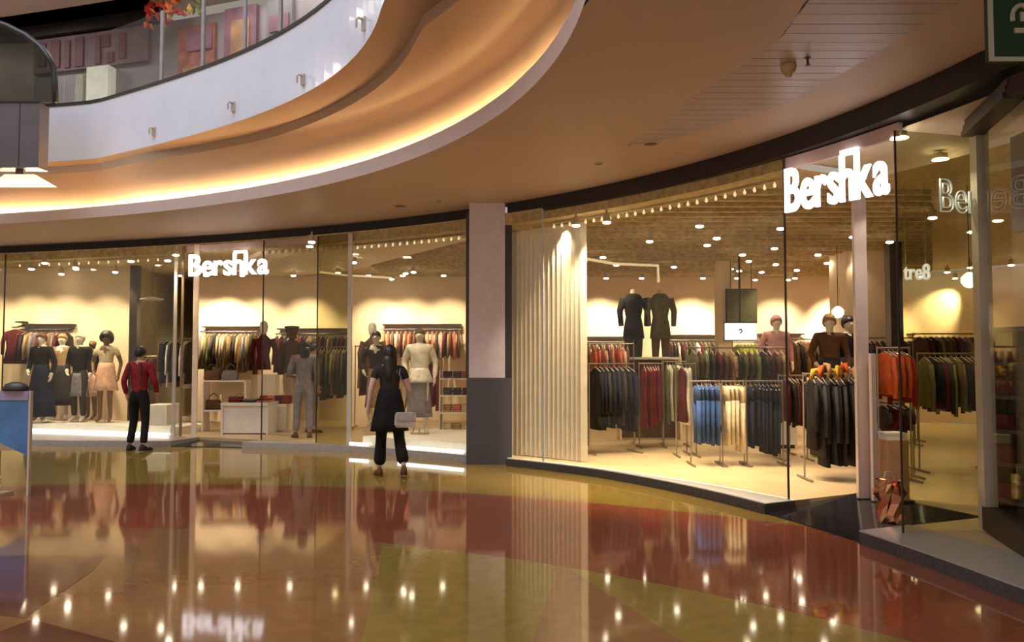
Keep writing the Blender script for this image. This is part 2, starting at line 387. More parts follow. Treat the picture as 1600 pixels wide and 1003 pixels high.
# ---- black header over the shop windows
hdr = struct(ringsolid([(lambda t: BANDTOP.r(t) - 0.02, ZBAND), (lambda t: BANDTOP.r(t) - 0.02, ZC - 0.002), (lambda t: FAC.r(t) + 0.22, ZC - 0.002), (lambda t: FAC.r(t) + 0.22, ZBAND)], ths(TH1, TF(734), 1.2), 'trim_9', M_black))
hdr2 = struct(ringsolid([(lambda t: BANDTOP.r(t) - 0.02, ZBAND - 0.02), (lambda t: BANDTOP.r(t) - 0.02, ZC - 0.002), (lambda t: FAC.r(t) + 0.22, ZC - 0.002), (lambda t: FAC.r(t) + 0.22, ZBAND - 0.02)], ths(TF(788), -20, 1.2), 'trim_10', M_black))
tag(hdr, 'black header band over the far left shop window', 'header'); tag(hdr2, 'black header band over the near right shop window', 'header')
# ---- pillar
px0, px1, pyf = XAT(733, 11.9), XAT(789, 11.9), 11.86
pil = thing('pillar', 'square pillar with pale upper half and slate cladding below', 'pillar', ((px0 + px1) / 2, pyf + 0.3, 0))
hw = (px1 - px0) / 2
MB().box(-hw, hw, -0.30, 0.30, 1.225, ZC - 0.001).build('pillar_shaft', M_pil_up, pil)
MB().box(-hw - 0.035, hw + 0.10, -0.32, 0.30, 0.0, 1.225).build('pillar_cladding', M_pil_lo, pil)
MB().box(-hw - 0.05, -hw - 0.001, -0.22, 0.25, 1.226, ZBAND + 0.05).build('edge_trim', M_black, pil)
MB().box(hw + 0.001, hw + 0.10, -0.22, 0.25, 1.226, ZBAND + 0.05).build('edge_trim', M_black, pil)
pil['kind'] = 'structure'

# ---- shop shell
shop_ceil = struct(ringstrip([(lambda t: FAC.r(t) + 0.05, ZBAND + 0.03), (lambda t: FAC.r(t) + 0.05, ZSC), (lambda t: FAC.r(t) + 11, ZSC)], ths(TL, right_open[0], 1.5), 'ceiling', M_shopceil, None, False))
shop_ceil2 = struct(ringstrip([(lambda t: FAC.r(t) + 1.2, ZSC), (lambda t: FAC.r(t) + 11, ZSC)], ths(right_open[0], -20, 1.5), 'ceiling', M_shopceil))
ringstrip([(lambda t: FAC.r(t) + 0.1, ZBAND - 0.06), (lambda t: FAC.r(t) + 1.2, ZBAND - 0.06), (lambda t: FAC.r(t) + 1.2, ZSC)], ths(right_open[0], -20, 1.0), 'vestibule_ceiling', M_creamp, shop_ceil2, False)
wp = [(-17, 17.7), (-8.05, 17.7), (-8.05, 21.2), (-7.2, 21.2), (-7.2, 19.0), (-0.6, 19.0), (1.2, 19.6), (9.2, 19.6), (13.0, 15.0), (14.5, 4.0)]
for i in range(len(wp) - 1):
    o = struct(MB().bar(wp[i], wp[i + 1], 0.12, 0.05, ZSC + 0.05).build('wall_shop', M_olwall if i in (1, 2, 3) else M_cream))
    o.name = 'wall_back' if i in (0, 4, 6) else 'wall_side'
# slats of the left shop ceiling, running back into the shop
sd = Vector((-2.9, 4.8)).normalized()
for i in range(34):
    q = Vector(F(735 - i * 10.5, 0.3))
    a = q + sd * 0.05; b = q + sd * 6.0
    if b.y > 18.8: b = a + sd * ((18.8 - a.y) / sd.y)
    MB().bar((a.x, a.y), (b.x, b.y), 0.045, ZSC - 0.07, ZSC - 0.003).build('ceiling_slat', M_slat, shop_ceil)
# right shop ceiling: fine crosswise battens
for i in range(26):
    yy = 9.4 + i * 0.38; xl = xr(lambda t: FAC.r(t) + 0.45, yy) ; xrr = min(9.0, XAT(1460, yy))
    MB().box(xl, xrr, yy, yy + 0.05, ZSC - 0.05, ZSC - 0.002).build('ceiling_batten', M_shopceil, shop_ceil)

# ---- glazing of the shop front
def pane(pa, pb, name, label, m=M_glass, z0=ZS, z1=ZBAND, off=0.0):
    a, b = TF(pa), TF(pb)
    o = ringsolid([(lambda t: FAC.r(t) + off, z0), (lambda t: FAC.r(t) + off, z1), (lambda t: FAC.r(t) + off + 0.012, z1), (lambda t: FAC.r(t) + off + 0.012, z0)], ths(a, b, 0.8), name, m)
    return tag(struct(o), label, 'window')
pane(-160, 4, 'window_1', 'shop window pane cut by the left photo edge')
pane(6, 271, 'window_2', 'wide shop window pane in front of the dark dressed mannequins')
pane(411, 494, 'window_3', 'glass pane beside the left shop entrance before the shopper in grey')
pane(496, 543, 'window_4', 'narrow greenish glass pane left of the walking woman', M_glassg)
pane(549, 727, 'window_5', 'shop window pane beside the pillar with the white-topped mannequin')
pane(800, 847, 'window_6', 'narrow glass pane right beside the pillar')
pane(849, 1227, 'window_7', 'big curved glass window right of the pillar')
def post(px, w_, label, m=M_frame, z1=ZBAND, off=0.0, t=0.018, name='window_frame_post'):
    a = TF(px); q = PT(FAC.r(a) + off + 0.006, a, 0)
    o = MB().box(-t / 2, t / 2, -w_ / 2, w_ / 2, 0.0, z1 - ZS - 0.002).build(name, m)
    o.location = (q[0], q[1], ZS); o.rotation_euler = (0, 0, R(a))
    return tag(o, label, 'frame post', 'shop front posts')
post(5, 0.02, 'slim frame post at the far left window', M_dark)
post(273, 0.07, 'slim steel post left of the left entrance', M_frame)
post(284, 0.05, 'second slim dark post left of the left entrance', mat('bronze_post', (0.24, 0.17, 0.11), 0.4, metal=0.3))
post(305, 0.11, 'bright post at the left side of the left entrance', mat('cream_post', (0.85, 0.68, 0.50), 0.4))
post(410, 0.015, 'thin dark glass edge right of the left entrance', M_dark)
post(495, 0.012, 'thin pane joint behind the shopper in grey', M_dark)
post(546, 0.09, 'pale square post left of the walking woman', M_frame)
post(848, 0.022, 'bluish glass joint over the cream panels', mat('bluish_joint', (0.5, 0.55, 0.6), 0.3))
post(1228, 0.014, 'thin dark glass edge at the near right entrance', M_dark)
# entrance of the right shop: inner door posts, return pane, near display window
def upright(px, py_b, w_, z1, label, m, d=0.06, z0=ZS, name='door_post'):
    x, y = U(px, py_b, z0)
    o = MB().box(-w_ / 2, w_ / 2, -d / 2, d / 2, 0, z1 - z0).build(name, m); o.location = (x, y, z0)
    return tag(o, label, 'frame post', 'shop front posts'), (x, y)
M_pinkst = mat('pinkish_steel', (0.60, 0.47, 0.43), 0.32, metal=0.35, var=0.06)
_, dp = upright(1350, 778, 0.125, 3.15, 'wide pinkish steel door post inside the right entrance', M_pinkst)
_, dp2 = upright(1367, 782, 0.045, 1.55, 'short slim steel post beside the wide door post', M_pinkst)
ra, rb = Vector(U(1411, 834, ZS)), Vector(U(1536, 826, ZS))
o = struct(MB().bar(ra, rb, 0.012, ZS + 0.005, 3.36).build('window_8', M_glassg)); tag(o, 'green tinted return pane at the right entrance carrying reflected outlined letters', 'window')
upright(1411, 834, 0.014, 3.36, 'thin dark edge of the tinted return pane', M_dark, 0.014)
_, fp_ = upright(1545, 829, 0.105, 3.45, 'pale upright frame of the near right display window', M_frame, 0.10)
nb = [(fp_[0], fp_[1])] + [F(p) for p in (1610, 1720, 1900)]
for i in range(3):
    o = struct(MB().bar(nb[i], nb[i + 1], 0.012, 0.30, 3.4).build('window_9', M_glass)); o.name = 'window_%d' % (9 + i)
    tag(o, ['near right display window pane at the photo edge', 'display window pane just outside the right photo edge', 'display window pane farthest outside the right edge'][i], 'window')
bs = thing('display_plinth', 'dark base under the near right display window', 'base', (nb[0][0], nb[0][1], ZS))
for i in range(3):
    MB().bar((nb[i][0] - nb[0][0], nb[i][1] - nb[0][1]), (nb[i + 1][0] - nb[0][0], nb[i + 1][1] - nb[0][1]), 0.10, 0.012, 0.20).build('base_board', M_dark, bs)
# dark shutter housing over the display window
sh = thing('shutter_housing', 'dark ribbed shutter housing at the top right window', 'shutter', (nb[0][0], nb[0][1], 3.34))
for i in range(3):
    for j in range(3):
        MB().bar((nb[i][0] - nb[0][0] - 0.06, nb[i][1] - nb[0][1]), (nb[i + 1][0] - nb[0][0] - 0.06, nb[i + 1][1] - nb[0][1]), 0.16 - 0.03 * j, 0.05 * j, 0.05 * j + 0.044).build('shutter_slat', M_dark, sh)
# dark bulkhead inside that window
o = MB().bar((nb[0][0] + 0.35, nb[0][1] + 0.1), (nb[3][0] + 0.35, nb[3][1]), 0.06, 2.55, 3.36).build('bulkhead', M_dark); struct(o); o.name = 'wall_bulkhead'

# ================================================================== LAMPS
def make_spot():
    root = thing('ceiling_spotlight', '', 'spotlight')
    lb_ = MB().lathe([(0.012, 0.0), (0.012, -0.05), (0.045, -0.055), (0.05, -0.15), (0.05, -0.155)], 10).build('lamp_body', M_can, root)
    MB().lathe([(0.048, -0.156), (0.055, -0.170), (0.03, -0.182)], 10).build('lens', M_lens, lb_)
    return root
spot0 = make_spot(); spot_used = [False]
def spot(px, py, z=ZSC - 0.16, power=None, aim=None, label='', cone=75, scale=1.0, group='shop ceiling spotlights', Y=None):
    if Y is None: x, y = U(px, py, z)
    else: x, y = XAT(px, Y), Y; z = ZAT(py, Y)
    if not spot_used[0]: o = spot0; spot_used[0] = True
    else: o = copy_tree(spot0)
    o.location = (x, y, z + 0.16 * scale); o.scale = (scale,) * 3
    o['label'] = label; o['group'] = group
    if power:
        l = bpy.data.lights.new('spot_lamp', 'SPOT'); l.energy = power; l.color = (1.0, 0.80, 0.54); l.spot_size = R(cone); l.spot_blend = 0.7; l.shadow_soft_size = 0.06
        lo = bpy.data.objects.new('spot_lamp', l); COL.objects.link(lo); lo.location = (x, y, z - 0.04)
        d = (Vector(aim) - lo.location) if aim else Vector((0, 0, -1))
        lo.rotation_euler = d.to_track_quat('-Z', 'Y').to_euler()
    return o
LR = 'small bright ceiling spotlight in the right shop'
LL = 'small bright ceiling spotlight in the left shop'
right_sp = [(948, 347), (1093, 353), (1015, 377), (1220, 357), (1105, 383), (1160, 398), (963, 414), (1053, 417), (942, 402), (1278, 398), (1333, 370),
            (1170, 408), (1212, 413), (1142, 420), (1232, 437), (1292, 411), (1336, 404), (1155, 423), (1285, 450), (1300, 446), (1270, 452), (1180, 437), (1245, 422), (1190, 425),
            (1210, 388), (1400, 436), (1457, 340), (1518, 362), (1480, 425), (1516, 418), (1440, 432), (1580, 414), (1560, 450), (1390, 378), (1500, 440), (1120, 372), (900, 352)]
for i, (x, y) in enumerate(right_sp):
    spot(x, y, power=(120 if i % 2 == 0 else None), label=LR, group='right shop spotlights', cone=110)
left_sp = [(70, 411), (96, 428), (180, 425), (237, 440), (262, 407), (236, 481), (487, 378), (553, 410), (528, 426), (634, 427), (646, 425), (612, 436), (513, 472), (118, 418), (205, 408)]
for i, (x, y) in enumerate(left_sp):
    spot(x, y, power=(120 if i in (0, 2, 4, 6, 7, 9, 11, 13) else None), label=LL, group='left shop spotlights', cone=110)
# wall washers whose scallops show on the cream walls
def washer(px, ywall, zt=2.1, power=160, dy=0.9, label=LL, group='left shop spotlights'):
    x = XAT(px, ywall - 0.1); Y_ = ywall - dy * 1.5
    o = copy_tree(spot0); o.location = (x, Y_, ZSC - 0.002); o.scale = (1, 1, 1); o['label'] = label; o['group'] = group
    l = bpy.data.lights.new('spot_lamp', 'SPOT'); l.energy = power * 2.2; l.color = (1.0, 0.82, 0.56); l.spot_size = R(64); l.spot_blend = 0.8; l.shadow_soft_size = 0.05
    lo = bpy.data.objects.new('spot_lamp', l); COL.objects.link(lo); lo.location = (x, Y_, ZSC - 0.22)
    lo.rotation_euler = (Vector((x, ywall, zt)) - lo.location).to_track_quat('-Z', 'Y').to_euler()
for p, w_ in ((-20, 120), (45, 170), (100, 150), (165, 120)): washer(p, 17.64, 1.9, w_ * .7)
for p, w_ in ((315, 170), (352, 420), (405, 170), (480, 170), (590, 170), (640, 170), (700, 150)): washer(p, 18.94, 1.95, w_ * .75)
for p, w_ in ((938, 260), (990, 120), (1080, 260), (1130, 90), (1215, 160), (1308, 280), (1380, 150), (1450, 170), (1530, 150), (1590, 150)):
    washer(p, 19.54, 2.0, w_, label=LR, group='right shop spotlights')
# downlights in the vestibule and along the window heads
for (px, py) in ((1405, 209), (1469, 243)):
    x, y = U(px, py, 3.44); o = copy_tree(spot0); o.location = (x, y, 3.485); o.scale = (1.4, 1.4, 0.5)
    o['label'] = 'white downlight in the entrance ceiling by the sign' if px == 1405 else 'white downlight behind the tinted return pane'; o['group'] = 'entrance downlights'
    l = bpy.data.lights.new('spot_lamp', 'SPOT'); l.energy = 60; l.color = (1, 0.9, 0.8); l.spot_size = R(120); l.shadow_soft_size = 0.06
    lo = bpy.data.objects.new('spot_lamp', l); COL.objects.link(lo); lo.location = (x, y, 3.36)
for (px, py, lb) in ((275, 392, 'white downlight over the left entrance'), (484, 378, 'white downlight right of the far shop sign')):
    x, y = U(px, py, 3.36); o = copy_tree(spot0); o.location = (x, y, 3.45); o['label'] = lb; o['group'] = 'entrance downlights'
for grp, base in (('right shop spotlights', 'small ceiling spotlight in the right shop'), ('left shop spotlights', 'small ceiling spotlight in the left shop')):
    L__ = sorted([o for o in COL.objects if o.get('group') == grp], key=lambda o: o.location.x / o.location.y)
    for i, o in enumerate(L__): o['label'] = base + ', %s from left' % ordw(i)
# bulb tracks along the window heads
def bulb_track(pa, pb, n, py, label, off=0.30, lights=4, power=70):
    rr_ = lambda t: FAC.r(t) + off
    a0, b0 = theta_at(pa, rr_), theta_at(pb, rr_)
    root = thing('bulb_track', label, 'track light', (*PT(FAC.r(a0) + off, a0, 0)[:2], ZSC - 0.002), 0, 'bulb tracks')
    L = root.location
    tb = MB(); tb.tube([Vector(PT(FAC.r(t) + off, t, ZSC - 0.022)) - L for t in ths(a0, b0, 1.5)], 0.014, 6); tb.build('track', M_can, root)
    bme = MB().lathe([(0.006, 0.0), (0.008, -0.012), (0.018, -0.03), (0.018, -0.045), (0.008, -0.06)], 8).mesh('bulb', M_bulb)
    for i in range(n):
        t = a0 + (b0 - a0) * (i + 0.5) / n; o = link('bulb', bme, root, True); o.location = Vector(PT(FAC.r(t) + off, t, ZSC - 0.036)) - L
    for i in range(lights):
        t = a0 + (b0 - a0) * (i + 0.5) / lights; p = PT(FAC.r(t) + off, t, ZSC - 0.15)
        l = bpy.data.lights.new('track_lamp', 'SPOT'); l.energy = power; l.color = (1, 0.80, 0.54); l.spot_size = R(80); l.spot_blend = 0.6; l.shadow_soft_size = 0.05
        lo = bpy.data.objects.new('track_lamp', l); COL.objects.link(lo); lo.location = p
        q = PT(FAC.r(t) + off + 0.05, t, 0); lo.rotation_euler = (Vector(q) - lo.location).to_track_quat('-Z', 'Y').to_euler()
bulb_track(860, 1222, 26, 0, 'row of small bulbs along the head of the big curved window', lights=7, power=280)
bulb_track(552, 722, 15, 0, 'row of small bulbs over the window beside the pillar', lights=3, power=80)
bulb_track(20, 268, 16, 0, 'row of small bulbs over the far left window', lights=4, power=80)
# LED strips glowing along the foot of the left windows
def led(pa, pb, label):
    o = ringsolid([(lambda t: FAC.r(t) - 0.055, ZS + 0.012), (lambda t: FAC.r(t) - 0.055, ZS + 0.05), (lambda t: FAC.r(t) - 0.02, ZS + 0.05), (lambda t: FAC.r(t) - 0.02, ZS + 0.012)], ths(TF(pa), TF(pb), 1.0), 'led_strip', M_led)
    tag(o, label, 'light strip', 'window foot light strips')
led(40, 268, 'white light strip along the foot of the far left window')
led(551, 579, 'short white light strip behind the legs of the walking woman')
led(626, 727, 'white light strip along the window foot beside the pillar')
# cable track in the right shop
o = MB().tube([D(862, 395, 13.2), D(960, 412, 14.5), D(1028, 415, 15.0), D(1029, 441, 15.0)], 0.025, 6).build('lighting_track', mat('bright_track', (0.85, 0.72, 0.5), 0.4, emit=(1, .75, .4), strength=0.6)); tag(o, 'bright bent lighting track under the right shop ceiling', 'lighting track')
for q in (D(862, 395, 13.2), D(1028, 415, 15.0)): MB().tube([q, (q.x, q.y, ZSC - 0.004)], 0.006, 5).build('suspension_wire', M_can, o)
o = MB().tube([D(500, 425, 15.5), D(540, 430, 16.2), D(612, 434, 16.6)], 0.02, 6).build('lighting_track', MATS['bright_track']); tag(o, 'bright lighting track behind the window left of the pillar', 'lighting track')
for q in (D(500, 425, 15.5), D(612, 434, 16.6)): MB().tube([q, (q.x, q.y, ZSC - 0.004)], 0.006, 5).build('suspension_wire', M_can, o)

# ================================================================== SIGNS
def font_mesh(ch, size=1.0, extrude=0.02, offset=0.0, outline=0.0):
    c = bpy.data.curves.new('t', 'FONT'); c.body = ch; c.size = size
    if outline: c.fill_mode = 'NONE'; c.bevel_depth = outline; c.bevel_resolution = 1
    else: c.extrude = extrude; c.offset = offset
    c.resolution_u = 6
    o = bpy.data.objects.new('t', c); COL.objects.link(o); bpy.context.view_layer.update()
    me = bpy.data.meshes.new_from_object(o.evaluated_get(bpy.context.evaluated_depsgraph_get()))
    bpy.data.objects.remove(o); bpy.data.curves.remove(c)
    return me
def sign(text, A, B, zb, cap, label, m, name='illuminated_sign', ext_=0.03, off=0.018, outline=0.0, ligature=True, gap=0.035):
    A, B = Vector(A), Vector(B); ang = math.atan2(B.y - A.y, B.x - A.x); L = (B - A).length
    root = thing(name, label, 'sign', (A.x, A.y, zb), ang)
    x = 0; parts = []; capm = 0.69
    for ch in text:
        me = font_mesh(ch, 1.0, 0, off, outline)
        xs = [v.co.x for v in me.vertices]; w_ = max(xs) - min(xs); parts.append((ch, me, x - min(xs), w_)); x += w_ + gap
    W = x - gap; sx, sz = L / W, cap / capm
    for ch, me, dx, w_ in parts:
        if not outline:
            bm = bmesh.new(); bm.from_mesh(me)
            g = bmesh.ops.extrude_face_region(bm, geom=bm.faces[:]); bmesh.ops.translate(bm, vec=(0, 0, ext_), verts=[v for v in g['geom'] if isinstance(v, bmesh.types.BMVert)])
            bmesh.ops.recalc_face_normals(bm, faces=bm.faces); bm.to_mesh(me); bm.free()
        for v in me.vertices:
            X, Yv, Z = v.co; v.co = ((X + dx) * sx, -Z, Yv * sz)
        me.name = 'letter'; me.materials.clear(); me.materials.append(m); link('letter', me, root)
    if ligature:
        hx = [p for p in parts if p[0] == 'h'][0]; kx = [p for p in parts if p[0] == 'k'][0]
        x0, x1 = hx[2] * sx + 0.08 * sx, (kx[2] + 0.15) * sx
        MB().box(x0, x1, -ext_, 0, cap * 0.99, cap * 1.12).build('letter_bar', m, root)
    return root
sA, sB = U(1229, 331, 2.95), U(1391, 300, 2.95)
sign('Bershka', sA, sB, 2.95, 0.415, 'glowing white Bershka letters over the near right entrance', M_sign, off=0.02, gap=0.03)
lA, lB = U(296, 431, 2.97), U(420, 427, 2.97)
sign('Bershka', lA, lB, 2.97, 0.37, 'glowing white Bershka letters over the far left entrance', M_sign, off=0.02, gap=0.03)
# translucent header strips that carry the letters
M_hdrs = mat('pale_sign_header', (0.62, 0.46, 0.42), 0.4, var=0.05)
for (pa, pb, za, zb_, lb) in ((1229, 1408, 3.40, 3.52, 'pale pink sign header over the near right entrance'), (288, 545, 3.44, 3.54, 'pale pink sign header over the far left entrance')):
    o = ringsolid([(lambda t: FAC.r(t) + 0.02, za), (lambda t: FAC.r(t) + 0.02, zb_), (lambda t: FAC.r(t) + 0.07, zb_), (lambda t: FAC.r(t) + 0.07, za)], ths(TF(pa), TF(pb), 1.0), 'sign_header', M_hdrs)
    tag(o, lb, 'sign header')
# sign reflections modelled as outlined letters on the return pane, small ones deeper in
M_outl = mat('pale_outline', (0.62, 0.66, 0.62), 0.3, emit=(0.6, 0.66, 0.6), strength=0.25)
dpn = (rb - ra).normalized()
def onpane(px):   # plan point of the return pane under pixel column px
    k = (px - 800) / FPX; t = (ra.x - k * ra.y) / (k * dpn.y - dpn.x); q = ra + dpn * t; return Vector((q.x, q.y - 0.012))
q0, q1 = onpane(1473), onpane(1533)
zb_ = ZAT(330, q0.y)
sign('Ber', q0, q1, zb_, ZAT(279, q0.y) - zb_, 'reflected sign letters Ber built as pale outlines on the tinted return pane', M_outl, 'reflected_lettering', outline=0.012, ligature=False, gap=0.06)
q0, q1 = D(1411, 437, 9.0), D(1452, 437, 9.0)
sl_ = sign('tre8', (q0.x, q0.y), (q1.x, q1.y), q0.z, 0.17, 'small pale letters standing for a sign reflection beyond the tinted return pane', mat('pale_letter', (.7, .7, .78), 0.4, emit=(.75, .75, .9), strength=0.9), 'small_reflection', ligature=False, off=0.01)

for q in (0.03, 0.25): MB().tube([(q, 0, 0.15), (q, 0, ZSC - sl_.location.z)], 0.004, 5).build('hanging_wire', M_can, sl_)
# ================================================================== SOFFIT FITTINGS
def disc(px, py, r, label, cat, name, m, h=0.03, prof=None):
    x, y = U(px, py, ZC)
    o = MB().lathe(prof or [(r, 0), (r, -h), (r * 0.8, -h * 1.1)], 16).build(name, m); o.location = (x, y, ZC - 0.001)
    return tag(o, label, cat)
disc(1232, 102, 0.055, 'small round smoke detector on the soffit near the top right', 'smoke detector', 'smoke_detector', mat('detector_plastic', (0.42, 0.30, 0.14), 0.5), prof=[(0.06, 0), (0.06, -0.02), (0.045, -0.06), (0.03, -0.065), (0.02, -0.09)])
disc(1262, 90, 0.02, 'thin dark sprinkler head beside the smoke detector', 'sprinkler', 'sprinkler_head', M_dark, prof=[(0.022, 0), (0.022, -0.006), (0.009, -0.008), (0.009, -0.05), (0.02, -0.055), (0.02, -0.06)])
for (px, py, r, lb) in ((1017, 223, 0.09, 'round ceiling speaker above the big curved window'), (625, 321, 0.11, 'dark round vent in the soffit left of the pillar'), (686, 314, 0.05, 'small dark vent just left of the pillar'), (935, 255, 0.05, 'small round vent right of the pillar')):
    root = thing('ceiling_vent', lb, 'vent', (*U(px, py, ZC), ZC - 0.001), 0, 'soffit vents')
    MB().lathe([(r, 0), (r, -0.012), (r * 0.78, -0.014), (r * 0.78, -0.002)], 18).build('vent_ring', M_plaster, root)
    MB().lathe([(r * 0.77, -0.004), (r * 0.77, -0.008)], 18).build('vent_grille', M_vent, root)

# green pictogram sign hanging from the soffit at the top right
gY = 4.05
g0 = D(1545, 96, gY); gs = thing('hanging_sign', 'green hanging pictogram sign with white border at top right corner', 'sign', (g0.x + 0.35, gY, g0.z), R(0))
M_green = mat('sign_green', (0.010, 0.045, 0.022), 0.5, var=0.1); M_wht = mat('sign_white', (0.42, 0.44, 0.40), 0.5, var=0.05)
gpn = MB().box(-0.35, 0.35, 0, 0.03, 0, 0.46).build('sign_panel', M_green, gs)
fr = MB(); fr.box(-0.35, 0.35, -0.006, -0.0005, 0, 0.022); fr.box(-0.35, -0.325, -0.006, -0.0005, 0.022, 0.46); fr.box(0.325, 0.35, -0.006, -0.0005, 0.022, 0.46); fr.box(-0.325, 0.325, -0.006, -0.0005, 0.438, 0.46)
fr.build('border', M_wht, gpn)
pc = MB(); cx = -0.35 + (1597 - 1545) / FPX * gY; cz = (96 - 32) / FPX * gY
pc.tube([(cx + 0.045 * math.cos(a), -0.008, cz + 0.02 + 0.06 * math.sin(a)) for a in [R(x) for x in range(200, -30, -20)]], 0.012, 6); pc.build('pictogram_arc', M_wht, gpn)
MB().box(cx - 0.004, cx + 0.03, -0.012, -0.001, cz, cz + 0.045).build('pictogram_stem', M_wht, gpn)
MB().box(cx - 0.035, cx + 0.07, -0.012, -0.001, cz - 0.06, cz - 0.035).build('pictogram_bar', M_wht, gpn)
for sx in (-0.28, 0.28): MB().tube([(sx, 0.015, 0.46), (sx, 0.015, ZC - g0.z)], 0.008, 6).build('hanging_rod', M_steel, gs)

# small clamps on the white slab edge
for i, (px, py, lb) in enumerate(((235, 206, 'small chrome clamp on the white slab edge, leftmost of four'), (360, 167, 'small chrome clamp on the white slab edge, second from left'), (470, 125, 'small chrome clamp on the white slab edge, third from left'), (566, 38, 'small chrome clamp on the white slab edge, rightmost of four'))):
    a = theta_at(px, par); p = PT(par(a), a, 0); Yd = p[1]
    root = thing('edge_clamp', lb, 'clamp', (p[0], p[1], ZAT(py, Yd)), R(a), 'slab edge clamps')
    MB().box(-0.025, -0.001, -0.035, 0.035, -0.07, 0.07).build('clamp_plate', M_steel, root)
    MB().tube([(-0.02, 0, 0.05), (-0.08, 0, 0.05), (-0.10, 0, 0.02), (-0.10, 0, -0.06)], 0.014, 8).build('clamp_arm', M_steel, root)

# ================================================================== UPPER GALLERY
# red lettering band of the shop upstairs (unreadable), pale lit column, posters, garland
ug = FAC.r
def upt(px, off):   # point on the upper shop wall for pixel column
    a = TF(px); return PT(ug(a) + 0.5 - off, a, 0), a
red = mat('dark_red_paint', (0.15, 0.010, 0.025), 0.5); pinkb = mat('pink_fascia', (0.20, 0.11, 0.125), 0.5, var=0.3, scale=3)
fz0, fz1 = 7.25, 7.95
fas = ringsolid([(lambda t: ug(t) + 0.40, fz0), (lambda t: ug(t) + 0.40, fz1), (lambda t: ug(t) + 0.47, fz1), (lambda t: ug(t) + 0.47, fz0)], ths(TF(200), TF(20), 1.0), 'shop_fascia', pinkb)
tag(fas, 'pinkish fascia with dark red blocks over the upstairs shop', 'fascia')
for (a_, b_, z0, z1) in ((28, 40, 7.38, 7.86), (48, 62, 7.33, 7.88), (70, 78, 7.3, 7.85), (86, 99, 7.3, 7.88), (118, 126, 7.3, 7.86), (128, 140, 7.62, 7.86), (137, 146, 7.3, 7.5), (155, 165, 7.35, 7.86)):
    ringsolid([(lambda t: ug(t) + 0.37, z0), (lambda t: ug(t) + 0.37, z1), (lambda t: ug(t) + 0.398, z1), (lambda t: ug(t) + 0.398, z0)], ths(TF(b_), TF(a_), 0.3), 'fascia_block', red, fas)
def wall_card(pa, pb, z0, z1, m, name, label, cat, off=0.06, parts=()):
    o = ringsolid([(lambda t: ug(t) + 0.5 - off, z0), (lambda t: ug(t) + 0.5 - off, z1), (lambda t: ug(t) + 0.49, z1), (lambda t: ug(t) + 0.49, z0)], ths(TF(pb), TF(pa), 0.5), name, m); tag(o, label, cat)
    for (qa, qb, y0, y1, mm) in parts:
        ringsolid([(lambda t: ug(t) + 0.47 - off, y0), (lambda t: ug(t) + 0.47 - off, y1), (lambda t: ug(t) + 0.498 - off, y1), (lambda t: ug(t) + 0.498 - off, y0)], ths(TF(qb), TF(qa), 0.5), 'print_patch', mm, o)
    return o
salmon = mat('salmon_print', (0.33, 0.10, 0.075), 0.5, var=0.35, scale=5); mauve = mat('mauve_print', (0.24, 0.09, 0.14), 0.5, var=0.3, scale=4); peach = mat('peach_print', (0.42, 0.20, 0.09), 0.5, var=0.3, scale=4); greyp = mat('grey_print', (0.22, 0.19, 0.20), 0.5, var=0.2, scale=3)
lit = mat('lit_column', (0.75, 0.70, 0.56), 0.5, emit=(1.0, 0.92, 0.7), strength=0.28)
wall_card(112, 146, 5.6, 7.2, lit, 'lit_column', 'pale glowing column in the upstairs shop window', 'column', 0.25)
wall_card(92, 104, 5.6, 7.1, mat('pale_column', (0.5, 0.46, 0.36), 0.5), 'window_column', 'narrow pale column beside the escalator handrail', 'column', 0.2)
wall_card(246, 303, 6.2, 7.8, salmon, 'poster', 'salmon and mauve poster upstairs behind the balustrade', 'poster', 0.08, ((262, 300, 7.3, 7.7, mauve), (255, 298, 6.4, 7.0, peach)))
wall_card(318, 368, 6.4, 8.0, mauve, 'poster', 'mauve and peach poster upstairs, right of the salmon one', 'poster', 0.08, ((330, 358, 7.0, 7.75, peach),))
wall_card(384, 424, 6.4, 8.0, greyp, 'poster', 'greyish poster upstairs nearest the top of the white edge', 'poster', 0.08, ((390, 420, 7.4, 7.7, mauve),))
# red, orange and green garland above the posters
gp, ga = upt(255, 0.5); gl = thing('garland', 'red orange and green garland hanging upstairs above the posters', 'garland', (gp[0], gp[1], 8.1))
for i in range(60):
    t = random.random(); px_ = 214 + t * 86; q, a = upt(px_, 0.35 + random.random() * 0.2); z = 8.15 - random.random() * (0.5 if px_ < 250 else 0.3)
    m = random.choice((['g_red', 'g_red', 'g_orange'] if px_ < 245 else ['g_orange', 'g_yellow', 'g_red'] if px_ < 275 else ['g_green', 'g_green', 'g_yellow']))
    mm = mat(m, {'g_red': (0.45, 0.03, 0.015), 'g_orange': (0.6, 0.13, 0.02), 'g_yellow': (0.55, 0.30, 0.03), 'g_green': (0.17, 0.20, 0.02)}[m], 0.5)
    s_ = 0.07 + 0.05 * random.random(); an = random.random() * PI
    v = [(-s_, 0, 0), (0, -s_ * .4, s_ * .3), (s_, 0, 0), (0, s_ * .4, -s_ * .3), (0, 0, s_ * .35), (0, 0, -s_ * .5)]
    b = MB().add(v, [(0, 1, 4), (1, 2, 4), (2, 3, 4), (3, 0, 4), (1, 0, 5), (2, 1, 5), (3, 2, 5), (0, 3, 5)]); o = b.build('garland_leaf', mm, gl)
    o.location = (q[0] - gp[0], q[1] - gp[1], z - 8.1); o.rotation_euler = (an, an * 2, an * 3)

